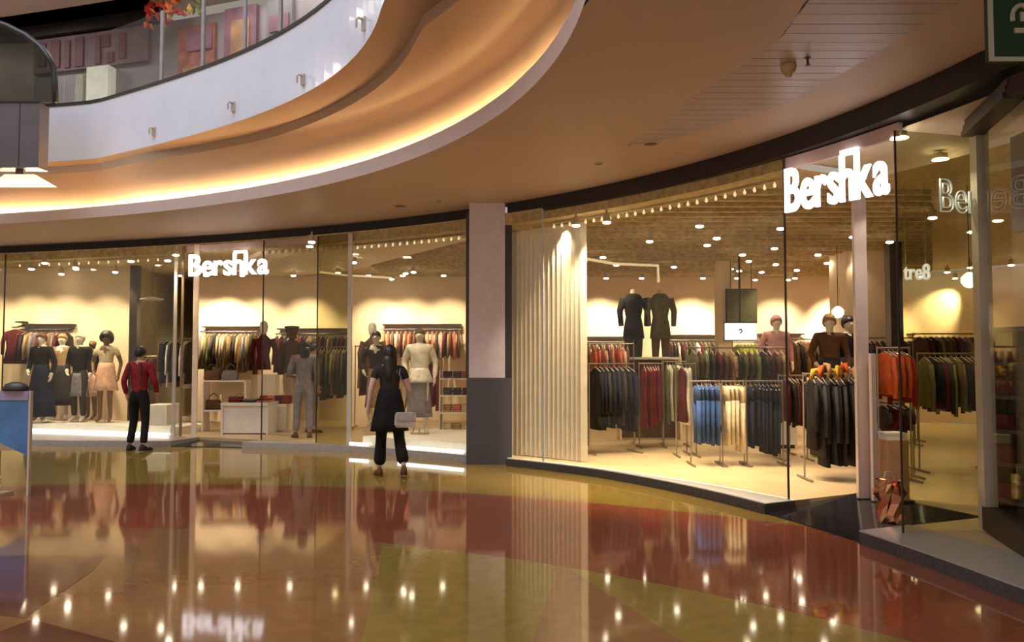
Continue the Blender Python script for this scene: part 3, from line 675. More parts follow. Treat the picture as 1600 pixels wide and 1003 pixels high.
# escalator end at the far left
eY = 12.2
M_grey = mat('escalator_cladding', (0.115, 0.095, 0.10), 0.4, var=0.12, scale=2, metal=0.2)
ex1 = XAT(68, eY + .25); es = thing('escalator', 'grey clad escalator end with glass side and black handrail at the left', 'escalator', (ex1, eY, ZAT(262, eY)))
h_ = ZAT(160, eY) - ZAT(262, eY)
MB().box(-2.6, 0, 0, 0.25, 0, h_).build('cladding', M_grey, es)
for k in range(3): MB().box(-0.30 - k * 0.5, -0.29 - k * 0.5, -0.006, -0.0005, 0.02, h_ - 0.02).build('cladding_joint', M_blackm, es)
hp = [D(x, y, eY + 0.2) - es.location for x, y in ((-60, 18), (10, 40), (40, 55), (62, 72), (76, 88), (84, 106), (86, 130), (87, 160))]
MB().tube(hp, 0.045, 8).build('handrail', M_blackm, es, True)
gv = [Vector((p.x, 0.19, p.z - 0.03)) for p in hp] ; n = len(gv)
bt = [Vector((p.x, 0.19, h_)) for p in gv]
b = MB(); rings = [[tuple(gv[i]), tuple(bt[i] if gv[i].z > h_ + 0.01 else gv[i] - Vector((0, 0, .01))), tuple((bt[i] if gv[i].z > h_ + 0.01 else gv[i] - Vector((0, 0, .01))) + Vector((0, .02, 0))), tuple(gv[i] + Vector((0, .02, 0)))] for i in range(n)]
b.loft(rings).build('glass_side', glass_mat('smoky_glass', (0.45, 0.47, 0.42), 1.5), es)
MB().box(-2.6, 0.15, -0.02, 0.02, h_, h_ + 0.03).build('skirt_rail', M_blackm, es)
MB().add([(-0.56, 0.10, -0.075), (-0.12, 0.10, -0.075), (0.20, 0.10, -0.26), (-0.80, 0.10, -0.26), (-0.56, 0.16, -0.075), (-0.12, 0.16, -0.075), (0.20, 0.16, -0.26), (-0.80, 0.16, -0.26)],
         [(3, 2, 1, 0), (4, 5, 6, 7), (0, 1, 5, 4), (1, 2, 6, 5), (2, 3, 7, 6), (3, 0, 4, 7)]).build('lit_underside', emis('underside_glow', (1.0, 0.74, 0.45), 1.1), es)  # glowing panel added to stand for the warmly lit underside
MB().box(-0.40, -0.28, 0.10, 0.16, -0.075, -0.001).build('underside_bracket', M_grey, es)

# ================================================================== FIGURES
def skin_mesh(name, pts, edges, rad, m, sub=1, root=0):
    me = bpy.data.meshes.new(name); me.from_pydata([tuple(p) for p in pts], edges, [])
    o = bpy.data.objects.new(name, me); COL.objects.link(o)
    sm = o.modifiers.new('s', 'SKIN'); sm.use_smooth_shade = True
    for i, r in enumerate(rad):
        e = r if isinstance(r, (tuple, list)) else (r, r)
        me.skin_vertices[0].data[i].radius = e; me.skin_vertices[0].data[i].use_root = (i == root)
    ss = o.modifiers.new('u', 'SUBSURF'); ss.levels = sub; ss.render_levels = sub
    bpy.context.view_layer.update()
    out = bpy.data.meshes.new_from_object(o.evaluated_get(bpy.context.evaluated_depsgraph_get()))
    bpy.data.objects.remove(o); bpy.data.meshes.remove(me)
    out.name = name; out.materials.clear(); out.materials.append(m)
    return out
def joints(pose=None, s=1.0):
    J = dict(pelvis=(0, 0, .95), waist=(0, 0.005, 1.10), chest=(0, 0.0, 1.30), upper=(0, -0.005, 1.41), neck=(0, 0.0, 1.49), jaw=(0, .025, 1.555), head=(0, .015, 1.62), crown=(0, .005, 1.685),
             sh_l=(-.175, 0, 1.41), el_l=(-.225, -.02, 1.14), wr_l=(-.235, .05, .90), ha_l=(-.235, .065, .83),
             sh_r=(.175, 0, 1.41), el_r=(.225, -.02, 1.14), wr_r=(.235, .05, .90), ha_r=(.235, .065, .83),
             hip_l=(-.09, 0, .90), kn_l=(-.10, .02, .50), an_l=(-.105, -.02, .09), to_l=(-.12, .13, .03),
             hip_r=(.09, 0, .90), kn_r=(.10, .02, .50), an_r=(.105, -.02, .09), to_r=(.12, .13, .03))
    if pose: J.update(pose)
    return {k: Vector(v) * s for k, v in J.items()}
BR = dict(pelvis=(.135, .10), waist=(.115, .085), chest=(.14, .10), upper=(.12, .08), neck=(.05, .05), jaw=(.06, .068), head=(.073, .088), crown=(.055, .065),
          sh_l=.058, el_l=.04, wr_l=.027, ha_l=(.034, .02), sh_r=.058, el_r=.04, wr_r=.027, ha_r=(.034, .02),
          hip_l=.085, kn_l=.056, an_l=.036, to_l=.03, hip_r=.085, kn_r=.056, an_r=.036, to_r=.03)
BE = [('pelvis', 'waist'), ('waist', 'chest'), ('chest', 'upper'), ('upper', 'neck'), ('neck', 'jaw'), ('jaw', 'head'), ('head', 'crown'),
      ('upper', 'sh_l'), ('sh_l', 'el_l'), ('el_l', 'wr_l'), ('wr_l', 'ha_l'), ('upper', 'sh_r'), ('sh_r', 'el_r'), ('el_r', 'wr_r'), ('wr_r', 'ha_r'),
      ('pelvis', 'hip_l'), ('hip_l', 'kn_l'), ('kn_l', 'an_l'), ('an_l', 'to_l'), ('pelvis', 'hip_r'), ('hip_r', 'kn_r'), ('kn_r', 'an_r'), ('an_r', 'to_r')]
def body_mesh(J, m, s=1.0, fingers=True, sub=1):
    keys = list(BR); idx = {k: i for i, k in enumerate(keys)}
    pts = [J[k] for k in keys]; rad = [tuple(x * s for x in (BR[k] if isinstance(BR[k], tuple) else (BR[k], BR[k]))) for k in keys]
    ed = [(idx[a], idx[b]) for a, b in BE]
    # nose and ears
    hd = J['head']
    for off, r in (((0, .10, -.012), .012), ((-.083, -.005, -.005), .013), ((.083, -.005, -.005), .013)):
        pts.append(hd + Vector(off) * s); rad.append((r * s, r * s)); ed.append((idx['head'], len(pts) - 1))
    if fingers:
        for sd_ in 'lr':
            h, wv = J['ha_' + sd_], J['wr_' + sd_]; d = (h - wv).normalized(); fw = Vector((0, 1, 0)); fw = (fw - d * fw.dot(d)).normalized()
            inn = Vector((1 if sd_ == 'l' else -1, 0, 0))
            for k, ln in enumerate((.075, .088, .08, .062)):
                o_ = fw * (.027 - .018 * k) * s
                p1 = h + o_ + d * ln * .5 * s; p2 = h + o_ * 1.1 + d * ln * s + inn * .018 * s
                i0 = len(pts); pts += [p1, p2]; rad += [(.0085 * s,) * 2, (.007 * s,) * 2]; ed += [(idx['ha_' + sd_], i0), (i0, i0 + 1)]
            t1 = wv + (h - wv) * .4 + fw * .035 * s; t2 = t1 + d * .04 * s + fw * .015 * s + inn * .01 * s
            i0 = len(pts); pts += [t1, t2]; rad += [(.011 * s,) * 2, (.008 * s,) * 2]; ed += [(idx['wr_' + sd_], i0), (i0, i0 + 1)]
    return skin_mesh('body', pts, ed, rad, m, sub, idx['pelvis'])
def top_mesh(J, m, s=1.0, sleeves='long', grow=1.16, hem=.0, name='jacket'):
    ks = ['pelvis', 'waist', 'chest', 'upper', 'neck']; pts = [J[k].copy() for k in ks]; pts[0] += Vector((0, 0, (hem - .07) * s)); pts[4] = pts[3] + (pts[4] - pts[3]) * .75
    rad = [tuple(x * grow * s for x in BR[k]) for k in ks[:4]] + [(.070 * s, .070 * s)]; rad[3] = (BR['upper'][0] * grow * s, BR['upper'][1] * (grow + .16) * s)
    ed = [(0, 1), (1, 2), (2, 3), (3, 4)]
    for sd_ in 'lr':
        ch = ['sh_' + sd_] + (['el_' + sd_, 'wr_' + sd_] if sleeves == 'long' else ['el_' + sd_] if sleeves == 'short' else [])
        prev = 3
        for k in ch:
            p = J[k].copy()
            if sleeves == 'none': p = J['upper'].lerp(p, .82)
            if sleeves == 'short' and k.startswith('el'): p = J['sh_' + sd_].lerp(p, .55)
            pts.append(p); rad.append((BR[k] * s * (1.28 if k[0] != 'w' else 1.5),) * 2 if not isinstance(BR[k], tuple) else BR[k]); ed.append((prev, len(pts) - 1)); prev = len(pts) - 1
    return skin_mesh(name, pts, ed, rad, m, 1, 0)
def legs_mesh(J, m, s=1.0, grow=1.22, flare=1.5, stop=None, name='trousers'):
    pts = [J['waist'].lerp(J['pelvis'], .25), J['pelvis']]; rad = [tuple(x * 1.1 * s for x in BR['waist']), tuple(x * 1.08 * s for x in BR['pelvis'])]; ed = [(0, 1)]
    for sd_ in 'lr':
        prev = 1
        for k in ('hip_', 'kn_', 'an_'):
            p = J[k + sd_].copy(); r = BR[k + sd_] * s * (grow if k != 'an_' else flare)
            if k == 'an_': p = J['kn_' + sd_].lerp(p, stop or .96)
            pts.append(p); rad.append((r, r)); ed.append((prev, len(pts) - 1)); prev = len(pts) - 1
    return skin_mesh(name, pts, ed, rad, m, 1, 1)
def shoe_mesh(J, sd_, m, s=1.0):
    a, t = J['an_' + sd_], J['to_' + sd_]; d = Vector((t.x - a.x, t.y - a.y, 0)); d = d.normalized() if d.length > .01 else Vector((0, 1, 0)); n = Vector((-d.y, d.x, 0)); z0 = min(a.z - .085 * s, t.z - .025 * s)
    rings = []
    for f_, w_, h in ((-.075, .028, .05), (-.05, .04, .10), (0, .043, .11), (.07, .046, .07), (.14, .047, .055), (.19, .03, .035)):
        c = Vector((a.x, a.y, z0)) + d * f_ * s
        zz = (a.z - .085 * s) + ((t.z - .025 * s) - (a.z - .085 * s)) * min(1, max(0, f_ / .15)); c.z = zz
        rings.append([tuple(c + n * w_ * s * q), ] if False else [tuple(c + n * (-w_ * s)), tuple(c + n * (w_ * s)), tuple(c + n * (w_ * .85 * s) + Vector((0, 0, h * .6 * s))), tuple(c + n * (w_ * .35 * s) + Vector((0, 0, h * s))), tuple(c - n * (w_ * .35 * s) + Vector((0, 0, h * s))), tuple(c - n * (w_ * .85 * s) + Vector((0, 0, h * .6 * s)))])
    return MB().loft(rings).mesh('shoe', m)
def hair_mesh(J, m, s=1.0, length=0.0, puff=1.0, back=True, name='hair'):
    """cap over crown and back of the head, with an optional long fall down the back"""
    h = J['head']; b = MB(); rings = []; n = 12
    for k in range(7):
        ring = []
        for j in range(n):
            t = 2 * PI * j / n; x, y = math.cos(t), math.sin(t)
            a = k / 6 * R(112 - 44 * max(0, y) + 26 * max(0, -y)); z = math.cos(a); r = max(math.sin(a), .62 if k == 6 else 0)   # high on the brow, down to the nape behind
            ring.append(tuple(h + Vector((x * .090 * r * puff, y * .108 * r * puff - .010, .014 + .108 * z * puff)) * s))
        rings.append(ring)
    b.loft(rings)
    if length:
        rs = []
        for k in range(6):
            f_ = k / 5; c = h + Vector((0, -.07 - .02 * math.sin(f_ * 3), -.02 - length * f_)) * s; w_ = (.085 + .02 * math.sin(f_ * PI) - .03 * f_) * s; d_ = (.045 - .02 * f_) * s
            rs.append([tuple(c + Vector((w_ * math.cos(2 * PI * j / 10), d_ * math.sin(2 * PI * j / 10), 0))) for j in range(10)])
        b.loft(rs)
    return b.mesh(name, m)
def skirt_mesh(J, m, s=1.0, z0=1.05, z1=.55, w0=(.13, .10), w1=(.22, .18), flute=.03, name='skirt', dy=0.0, n=24):
    rings = []
    for k in range(6):
        f_ = k / 5; ring = []
        for j in range(n):
            t = 2 * PI * j / n; fl = 1 + flute * f_ * math.cos(t * 6) * 3
            wx = w0[0] + (w1[0] - w0[0]) * f_ ** 0.8; wy = w0[1] + (w1[1] - w0[1]) * f_ ** 0.8
            ring.append(tuple(Vector((wx * fl * math.cos(t), wy * fl * math.sin(t) + dy * f_, z0 + (z1 - z0) * f_)) * s))
        rings.append(ring)
    return MB().loft(rings).mesh(name, m)
def cloth(name, c, v=.18): return mat('cloth_' + name, c, .85, var=v, scale=14, spec=.2, bump=.1)
CL = {k: cloth(k, c) for k, c in dict(black=(.012, .010, .010), navy=(.012, .014, .035), blue=(.03, .07, .20), cream=(.62, .50, .33), white=(.75, .69, .58), red=(.26, .018, .012), wine=(.10, .012, .014), coral=(.55, .15, .09),
      orange=(.52, .10, .025), olive=(.12, .115, .05), green=(.16, .19, .08), brown=(.11, .055, .028), tan=(.36, .22, .11), grey=(.20, .18, .18), lav=(.26, .23, .26), pink=(.52, .26, .24), peach=(.70, .42, .29), lime=(.42, .44, .02), yellow=(.55, .30, .04), char=(.035, .03, .03), jacket_red=(.22, .018, .022), teal=(.05, .09, .085)).items()}

# ---- the man in a red jacket walking past the left entrance, seen from behind
mx, my = U(216, 704, 0.0)
J = joints(dict(kn_l=(-.13, .07, .50), an_l=(-.17, .02, .09), to_l=(-.20, .17, .03), kn_r=(.12, .0, .50), an_r=(.15, -.10, .10), to_r=(.18, .04, .03),
                el_l=(-.26, -.05, 1.15), wr_l=(-.25, .03, .93), ha_l=(-.245, .05, .86), el_r=(.26, .02, 1.15), wr_r=(.24, .13, .96), ha_r=(.22, .17, .91)), .98)
man = thing('person', 'person in a red jacket and black trousers walking towards the left shop', 'person', (mx, my, 0), R(-8))
link('body', body_mesh(J, M_skin, .98), man, True)
mj = link('jacket', top_mesh(J, CL['jacket_red'], .98, grow=1.25, hem=-.02), man, True)
link('trousers', legs_mesh(J, CL['black'], .98, flare=1.7), man, True)
link('hair', hair_mesh(J, M_hair, .98, puff=1.05), man, True)
for q in 'lr': link('shoe', shoe_mesh(J, q, CL['char'], .98), man, True)
b = MB(); b.tube([(x, -.115 - .02 * math.sin((z - 1.0) * 6), z) for x, z in ((-.10, 1.42), (-.11, 1.25), (-.10, 1.08))], .012, 6); b.tube([(x, -.115 - .02 * math.sin((z - 1.0) * 6), z) for x, z in ((.10, 1.42), (.11, 1.25), (.10, 1.08))], .012, 6)
b.build('strap', CL['char'], mj)
# ---- the woman in black with a pale bag, walking away
wx_, wy_ = U(608, 744, 0.0)
J = joints(dict(kn_l=(-.10, .10, .50), an_l=(-.12, .12, .09), to_l=(-.14, .26, .03), kn_r=(.13, .0, .50), an_r=(.17, -.22, .15), to_r=(.18, -.13, .04),
                el_l=(-.255, -.06, 1.15), wr_l=(-.28, -.03, .92), ha_l=(-.285, -.01, .85), el_r=(.255, .0, 1.14), wr_r=(.25, .14, .98), ha_r=(.24, .19, .93)), .96)
wo = thing('person', 'person with long dark hair in black clothes carrying a pale shoulder bag', 'person', (wx_, wy_, 0), R(14))
link('body', body_mesh(J, mat('fair_skin', (.60, .38, .32), .5, var=.05), .96), wo, True)
link('short_sleeved_top', top_mesh(J, CL['char'], .96, sleeves='short', grow=1.14, name='short_sleeved_top'), wo, True)
link('tunic_skirt', skirt_mesh(J, CL['black'], .96, 1.16, .60, (.14, .11), (.235, .20), .03, 'tunic_skirt'), wo, True)
link('trousers', legs_mesh(J, CL['black'], .96, grow=1.35, flare=2.6, stop=.93), wo, True)
link('hair', hair_mesh(J, M_hair, .96, length=.36, puff=1.08), wo, True)
for q in 'lr': link('shoe', shoe_mesh(J, q, CL['brown'], .96), wo, True)
wo_m = Matrix.Translation(wo.location) @ Matrix.Rotation(R(14), 4, 'Z')
bag = thing('shoulder_bag', 'small pale grey shoulder bag at the hip of the walking woman', 'bag', wo_m @ Vector((.17, -.27, .64)), R(14))
MB().loft([[(x * w_, y * .05 * w_ / .13, z) for x, y in ((-1, -1), (1, -1), (1, 1), (-1, 1))] for z, w_ in ((0, .11), (.03, .13), (.15, .125), (.185, .10))]).build('bag_body', cloth('pale_bag', (.55, .50, .45)), bag)
MB().loft([[(x * .128, -.056 + y * .008, z) for x, y in ((-1, -1), (1, -1), (1, 1), (-1, 1))] for z in (.09, .186)]).build('bag_flap', cloth('pale_bag_flap', (.46, .42, .38)), bag)
MB().tube([(.08, 0, .17), (.03, .09, .45), (-.06, .16, .66), (-.04, .22, .735)], .010, 6).build('bag_strap', CL['grey'], bag)
# ---- shopper in grey inside the left entrance
gx, gy = U(474, 684, ZS)
J = joints(dict(el_l=(-.25, .02, 1.16), wr_l=(-.2, .2, 1.1), ha_l=(-.17, .26, 1.1), kn_l=(-.11, .06, .5), an_l=(-.13, .05, .09), to_l=(-.15, .2, .03)), 1.0)
gp_ = thing('person', 'shopper in grey standing just inside the left shop entrance', 'person', (gx, gy, ZS), R(20))
link('body', body_mesh(J, M_skin, 1.0), gp_, True); link('jacket', top_mesh(J, CL['lav'], 1.0, grow=1.22, hem=-.05), gp_, True)
link('trousers', legs_mesh(J, CL['lav'], 1.0, flare=1.8), gp_, True); link('hair', hair_mesh(J, M_hair, 1.0, length=.22), gp_, True)
for q in 'lr': link('shoe', shoe_mesh(J, q, CL['brown'], 1.0), gp_, True)
gx2, gy2 = U(487, 676, ZS)
g2 = thing('person', 'shopper in dark clothes close behind the shopper in grey', 'person', (gx2, gy2, ZS), R(-60))
J = joints(None, .98)
link('body', body_mesh(J, M_skin, .98), g2, True); link('jacket', top_mesh(J, CL['char'], .98, grow=1.25, hem=-.05), g2, True)
link('trousers', legs_mesh(J, CL['grey'], .98), g2, True); link('hair', hair_mesh(J, M_hair, .98, puff=1.15), g2, True)
for q in 'lr': link('shoe', shoe_mesh(J, q, CL['brown'], .98), g2, True)

# ---- mannequins
JM = joints(dict(el_l=(-.26, -.05, 1.15), wr_l=(-.25, .04, .93), ha_l=(-.25, .06, .86), el_r=(.27, -.04, 1.16), wr_r=(.21, .09, 1.0), ha_r=(.18, .13, .96), kn_l=(-.10, .06, .5), an_l=(-.11, .03, .09), to_l=(-.13, .18, .03)), 1.02)
BODY = {m.name: body_mesh(JM, m, 1.02) for m in (M_manq, M_manqd)}
def mannequin(px, Y_, z, rz, label, shell=M_manq, parts=(), s=1.0, group='dressed mannequins'):
    root = thing('mannequin', label, 'mannequin', (XAT(px, Y_), Y_, z), R(rz), group); root.scale = (s,) * 3
    link('body', BODY[shell.name], root, True)
    MB().lathe([(.16, .0), (.16, .012), (.03, .016), (.012, .02), (.012, .10)], 16).build('stand', M_steel, root)
    for nm, me in parts: link(nm, me, root, True)
    return root
PZ = ZS + 0.14
LY = 16.75
def T(c, sl='long', g=1.16, nm='jacket', hem=0.0): return (nm, top_mesh(JM, CL[c], 1.02, sl, g, hem, nm))
def L_(c, fl=1.5, stop=None): return ('trousers', legs_mesh(JM, CL[c], 1.02, flare=fl, stop=stop))
def S_(c, z0, z1, w1, nm='skirt'): return (nm, skirt_mesh(JM, CL[c], 1.02, z0, z1, (.14, .11), w1, .03, nm))
def H_(puff, m=M_hair, ln=0.0): return ('hair', hair_mesh(JM, m, 1.02, puff=puff, length=ln))
mannequin(66, LY - .3, PZ, 170, 'mannequin in a long black coat, leftmost in the far left window', parts=(T('black', g=1.3), S_('navy', 1.12, .12, (.30, .24), 'long_coat_skirt'), H_(1.0, CL['brown'])))
mannequin(98, LY + .35, PZ, 190, 'mannequin with tan scarf and dark skirt, second in the far left window', parts=(T('tan', g=1.2), S_('char', 1.1, .3, (.22, .2)), H_(1.05, CL['tan'])))
mannequin(126, LY - .15, PZ, 175, 'mannequin in black jacket over pale top, third in the far left window', parts=(T('black', g=1.28), S_('grey', .95, .5, (.18, .15)), L_('char'), H_(.95, CL['cream'])))
mannequin(146, LY + .4, PZ, 165, 'mannequin in peach skirt and black top between its neighbours', M_manqd, parts=(T('black', 'short'), S_('peach', 1.0, .5, (.22, .2))), s=.95)
mannequin(167, LY - .3, PZ, 185, 'dark mannequin with big black curls, white top and peach skirt', M_manqd, parts=(T('cream', 'short', 1.18, 'blouse'), S_('peach', 1.15, .62, (.22, .19)), H_(1.45)))
mannequin(656, 14.0, PZ, 180, 'mannequin in white blouse and long grey skirt beside the pillar', parts=(T('white', 'long', 1.3, 'blouse'), S_('white', 1.08, .84, (.21, .18), 'blouse_hem'), S_('grey', .95, .28, (.20, .17)), H_(.95, CL['olive'])))
mannequin(588, 15.4, PZ, 175, 'mannequin in dark top half hidden behind the walking woman', parts=(T('char'), S_('tan', 1.05, .35, (.19, .16)), H_(1.0)))
mannequin(1213, 13.2, .55, 180, 'mannequin in pink and coral coat on a plinth in the right shop', parts=(T('pink', g=1.3), S_('coral', 1.12, .6, (.24, .2), 'coat_skirt'), H_(1.1, CL['pink'])), s=.92)
mannequin(1296, 12.0, .45, 170, 'mannequin with brown scarf above the black coats by the entrance', parts=(T('brown', g=1.25), S_('char', 1.1, .5, (.22, .2)), H_(1.15, CL['tan'])), s=.95)
mannequin(1325, 12.4, .45, 195, 'mannequin in black jacket beside the brown scarf mannequin', parts=(T('black', g=1.25), S_('char', 1.1, .5, (.22, .2)), H_(1.1)), s=.95)
for px_, Y_, z1, lb in ((1213, 13.2, .55, 'white plinth under the pink and coral mannequin'), (1296, 12.0, .45, 'white plinth under the brown scarf mannequin'), (1325, 12.4, .45, 'white plinth under the black jacket mannequin')):
    root = thing('plinth', lb, 'plinth', (XAT(px_, Y_), Y_, ZS), 0, 'mannequin plinths'); MB().box(-.24, .24, -.2, .24, .06, z1 - ZS - .002).build('plinth_block', M_whitep, root); MB().box(-.21, .21, -.17, .21, 0, .06).build('plinth_toe', M_dark, root)
# white display platforms in the left windows
def platform(pa, pb, d0, d1, label):
    o = ringsolid([(lambda t: FAC.r(t) + d0, ZS), (lambda t: FAC.r(t) + d0, PZ - .002), (lambda t: FAC.r(t) + d1, PZ - .002), (lambda t: FAC.r(t) + d1, ZS)], ths(TF(pa), TF(pb), 1.0), 'display_platform', M_whitep); tag(o, label, 'platform', 'window platforms')
platform(-60, 262, .12, 1.25, 'white display platform under the row of mannequins in the far left window')
platform(560, 722, .12, 2.2, 'white display platform behind the window beside the pillar')
# ---- torso forms high on a display unit in the right shop
def torso(px, py, Y_, c1, c2, label, s=1.0):
    z = ZAT(py, Y_); root = thing('torso_form', label, 'mannequin', (XAT(px, Y_), Y_, z), R(175 + random.uniform(-20, 20)), 'torso forms on the tall unit'); root.scale = (s,) * 3
    b = MB(); b.lathe([(.15, .0), (.145, .1), (.115, .28), (.15, .48), (.165, .58), (.10, .66), (.05, .69), (.048, .76), (.02, .77)], 14, ey=.72); b.build('torso', M_manq, root, True)
    b = MB(); b.lathe([(.19, -.10), (.17, .1), (.135, .28), (.17, .48), (.19, .57), (.12, .665), (.07, .69)], 14, ey=.75); b.tube([(-.17, 0, .60), (-.24, .02, .38), (-.22, .06, .12)], [.07, .055, .045], 8); b.tube([(.17, 0, .60), (.24, .02, .38), (.22, .06, .12)], [.07, .055, .045], 8); b.build('jacket', CL[c1], root, True)
    b = MB(); b.tube([(-.08, 0, .02), (-.085, .02, -.42)], [.09, .06], 10); b.tube([(.08, 0, .02), (.085, -.02, -.42)], [.09, .06], 10); b.build('trousers', CL[c2], root, True)
torso(990, 520, 14.6, 'black', 'char', 'headless torso form in black jacket, left of the pair up high')
torso(1032, 520, 14.6, 'olive', 'brown', 'headless torso form in olive jacket, right of the pair up high')
ux0, ux1, uY = XAT(965, 14.6), XAT(1060, 14.6), 14.6; uz = ZAT(520, 14.6) - .425
root = thing('tall_display_unit', 'tall wooden display unit carrying the two headless torso forms', 'display unit', ((ux0 + ux1) / 2, uY, ZS)); hwu = (ux1 - ux0) / 2
MB().box(-hwu, hwu, -.25, .25, uz - ZS - .04, uz - ZS - .001).build('top_board', M_whitep, root)
for sx in (-1, 1): MB().box(sx * hwu - .03 * (sx > 0), sx * hwu + .03 * (sx < 0), -.25, .25, 0, uz - ZS - .04).build('side_panel', M_cream, root)
MB().box(-hwu + .03, hwu - .03, .20, .25, 0, uz - ZS - .04).build('back_panel', MATS['cloth_brown'], root)
# bust forms in the left shop
def bust(px, Y_, ztop, c, label, hat=False):
    root = thing('bust_form', label, 'mannequin', (XAT(px, Y_), Y_, ZS), R(180))
    MB().lathe([(.16, 0), (.16, .015), (.02, .03), (.016, .5), (.016, ztop - .95)], 14).build('stand', M_steel, root)
    zt = ztop - .75; b = MB(); b.lathe([(.16, zt - .1), (.15, zt), (.12, zt + .2), (.16, zt + .42), (.17, zt + .50), (.06, zt + .60), (.045, zt + .66)], 14, ey=.75); b.tube([(-.17, 0, zt + .52), (-.24, .02, zt + .3), (-.22, .05, zt)], [.065, .05, .045], 8); b.tube([(.17, 0, zt + .52), (.24, .02, zt + .3), (.22, .05, zt)], [.065, .05, .045], 8); b.build('jacket', CL[c], root, True)
    if hat: MB().lathe([(.11, zt + .62), (.10, zt + .68), (.15, zt + .84), (.17, zt + .86), (.10, zt + .87)], 14).build('hat', CL['brown'], root, True)
    else: MB().lathe([(.04, zt + .62), (.075, zt + .70), (.085, zt + .78), (.07, zt + .86), (.03, zt + .90)], 12, ey=1.1).build('head', M_whitep, root, True)
bust(412, 17.0, 2.02, 'wine', 'bust form in a wine red jacket behind the left entrance')
bust(456, 17.2, 1.95, 'brown', 'bust form with a brown hat above the shopper in grey', True)
bust(582, 16.2, 1.95, 'brown', 'bust form in brown top behind the walking woman')

# ================================================================== GARMENTS
def ering(cx, cy, z, wx, wy, n=10): return [(cx + wx * math.cos(2 * PI * k / n), cy + wy * math.sin(2 * PI * k / n), z) for k in range(n)]
def garment_mesh(kind, c):
    b = MB(); th = .022
    if kind in ('coat', 'jacket', 'top', 'dress'):
        ln = dict(coat=1.0, jacket=.68, top=.58, dress=.95)[kind]; fl = dict(coat=.24, jacket=.22, top=.20, dress=.27)[kind]
        prof = [(-.05, .05, th * .9), (-.08, .10, th * 1.2), (-.12, .20, th * 1.3), (-.25, .19, th * 1.7), (-ln * .55, .175 if kind != 'dress' else .15, th * 1.6), (-ln, fl, th * 1.8)]
        b.loft([ering(0, 0, z, w_, d_) for z, w_, d_ in prof])
        sl = dict(coat=.62, jacket=.6, top=.3, dress=.0)[kind]
        if sl:
            for s_ in (-1, 1): b.tube([(s_ * .19, 0, -.13), (s_ * .245, 0, -.13 - sl * .45), (s_ * .25, .004, -.13 - sl)], [(.05, th), (.045, th * 1.2), (.035, th)], 6)
    else:
        b.loft([ering(0, 0, z, w_, d_) for z, w_, d_ in ((-.06, .17, th), (-.12, .18, th * 1.3), (-.32, .19, th * 1.5))])
        for s_ in (-1, 1): b.tube([(s_ * .095, 0, -.28), (s_ * .10, 0, -.6), (s_ * .10, 0, -.95)], [(.095, th * 1.4), (.08, th * 1.3), (.085, th)], 8)
    return b.mesh(kind, CL[c])
GM = {}
hb = MB(); hb.tube([(0, 0, -.02), (.0, 0, .0), (.02, 0, .025), (.04, 0, .01), (.035, 0, -.005)], .004, 5); hb.tube([(-.19, 0, -.105), (0, 0, -.03), (.19, 0, -.105)], .007, 5)
HANGER = hb.mesh('hanger', M_steel)
M_rack = mat('rack_metal', (0.30, 0.24, 0.18), 0.35, metal=0.6)
def hang(kind, c, loc, rz, label, group, s=1.0):
    if (kind, c) not in GM: GM[(kind, c)] = garment_mesh(kind, c)
    o = link(kind, GM[(kind, c)], None, True); o.location = loc; o.rotation_euler = (0, 0, rz); o.scale = (1, 1, s)
    tag(o, label, {'trousers': 'trousers', 'dress': 'dress', 'top': 'top', 'coat': 'coat', 'jacket': 'jacket'}[kind], group)
    link('hanger', HANGER, o, True)
    return o
def rack(P0, P1, zr, label, legs=True):
    P0, P1 = Vector(P0), Vector(P1); d = P1 - P0; L = d.length; ang = math.atan2(d.y, d.x); c = (P0 + P1) / 2
    root = thing('clothing_rack', label, 'clothing rack', (c.x, c.y, ZS), ang, 'clothing racks'); h = zr - ZS
    MB().tube([(-L / 2 - .06, 0, h), (L / 2 + .06, 0, h)], .011, 8).build('rail', M_rack, root)
    for s_ in (-1, 1):
        MB().tube([(s_ * (L / 2 + .06), 0, .03), (s_ * (L / 2 + .06), 0, h + .02)], .011, 8).build('upright', M_rack, root)
        MB().tube([(s_ * (L / 2 + .06), -.25, .018), (s_ * (L / 2 + .06), .25, .018)], .013, 8).build('foot', M_rack, root)
    return root
def rail_of(P0, P1, zr, items, rlabel, group, turn=0.0, mk=True, sc=1.0):
    """items: list of (kind, colour, label); garments hang square to the rail"""
    P0, P1 = Vector(P0), Vector(P1); d = P1 - P0; ang = math.atan2(d.y, d.x) + PI / 2; n = len(items)
    if mk: rack(P0, P1, zr, rlabel)
    for i, (k, c, lb) in enumerate(items):
        p = P0.lerp(P1, (i + .5) / n)
        hang(k, c, (p.x, p.y, zr - .012), ang + turn + random.uniform(-.12, .12), lb + (', %s from left' % ordw(i) if n > 1 else ''), group, sc * random.uniform(.84, 1.06))
def P_(px, Y_): return (XAT(px, Y_), Y_)
def rep(k, cs, n, lb): return [(k, cs[i % len(cs)], lb.replace('#', {'char': 'charcoal', 'lav': 'grey', 'navy': 'navy'}.get(cs[i % len(cs)], cs[i % len(cs)]))) for i in range(n)]
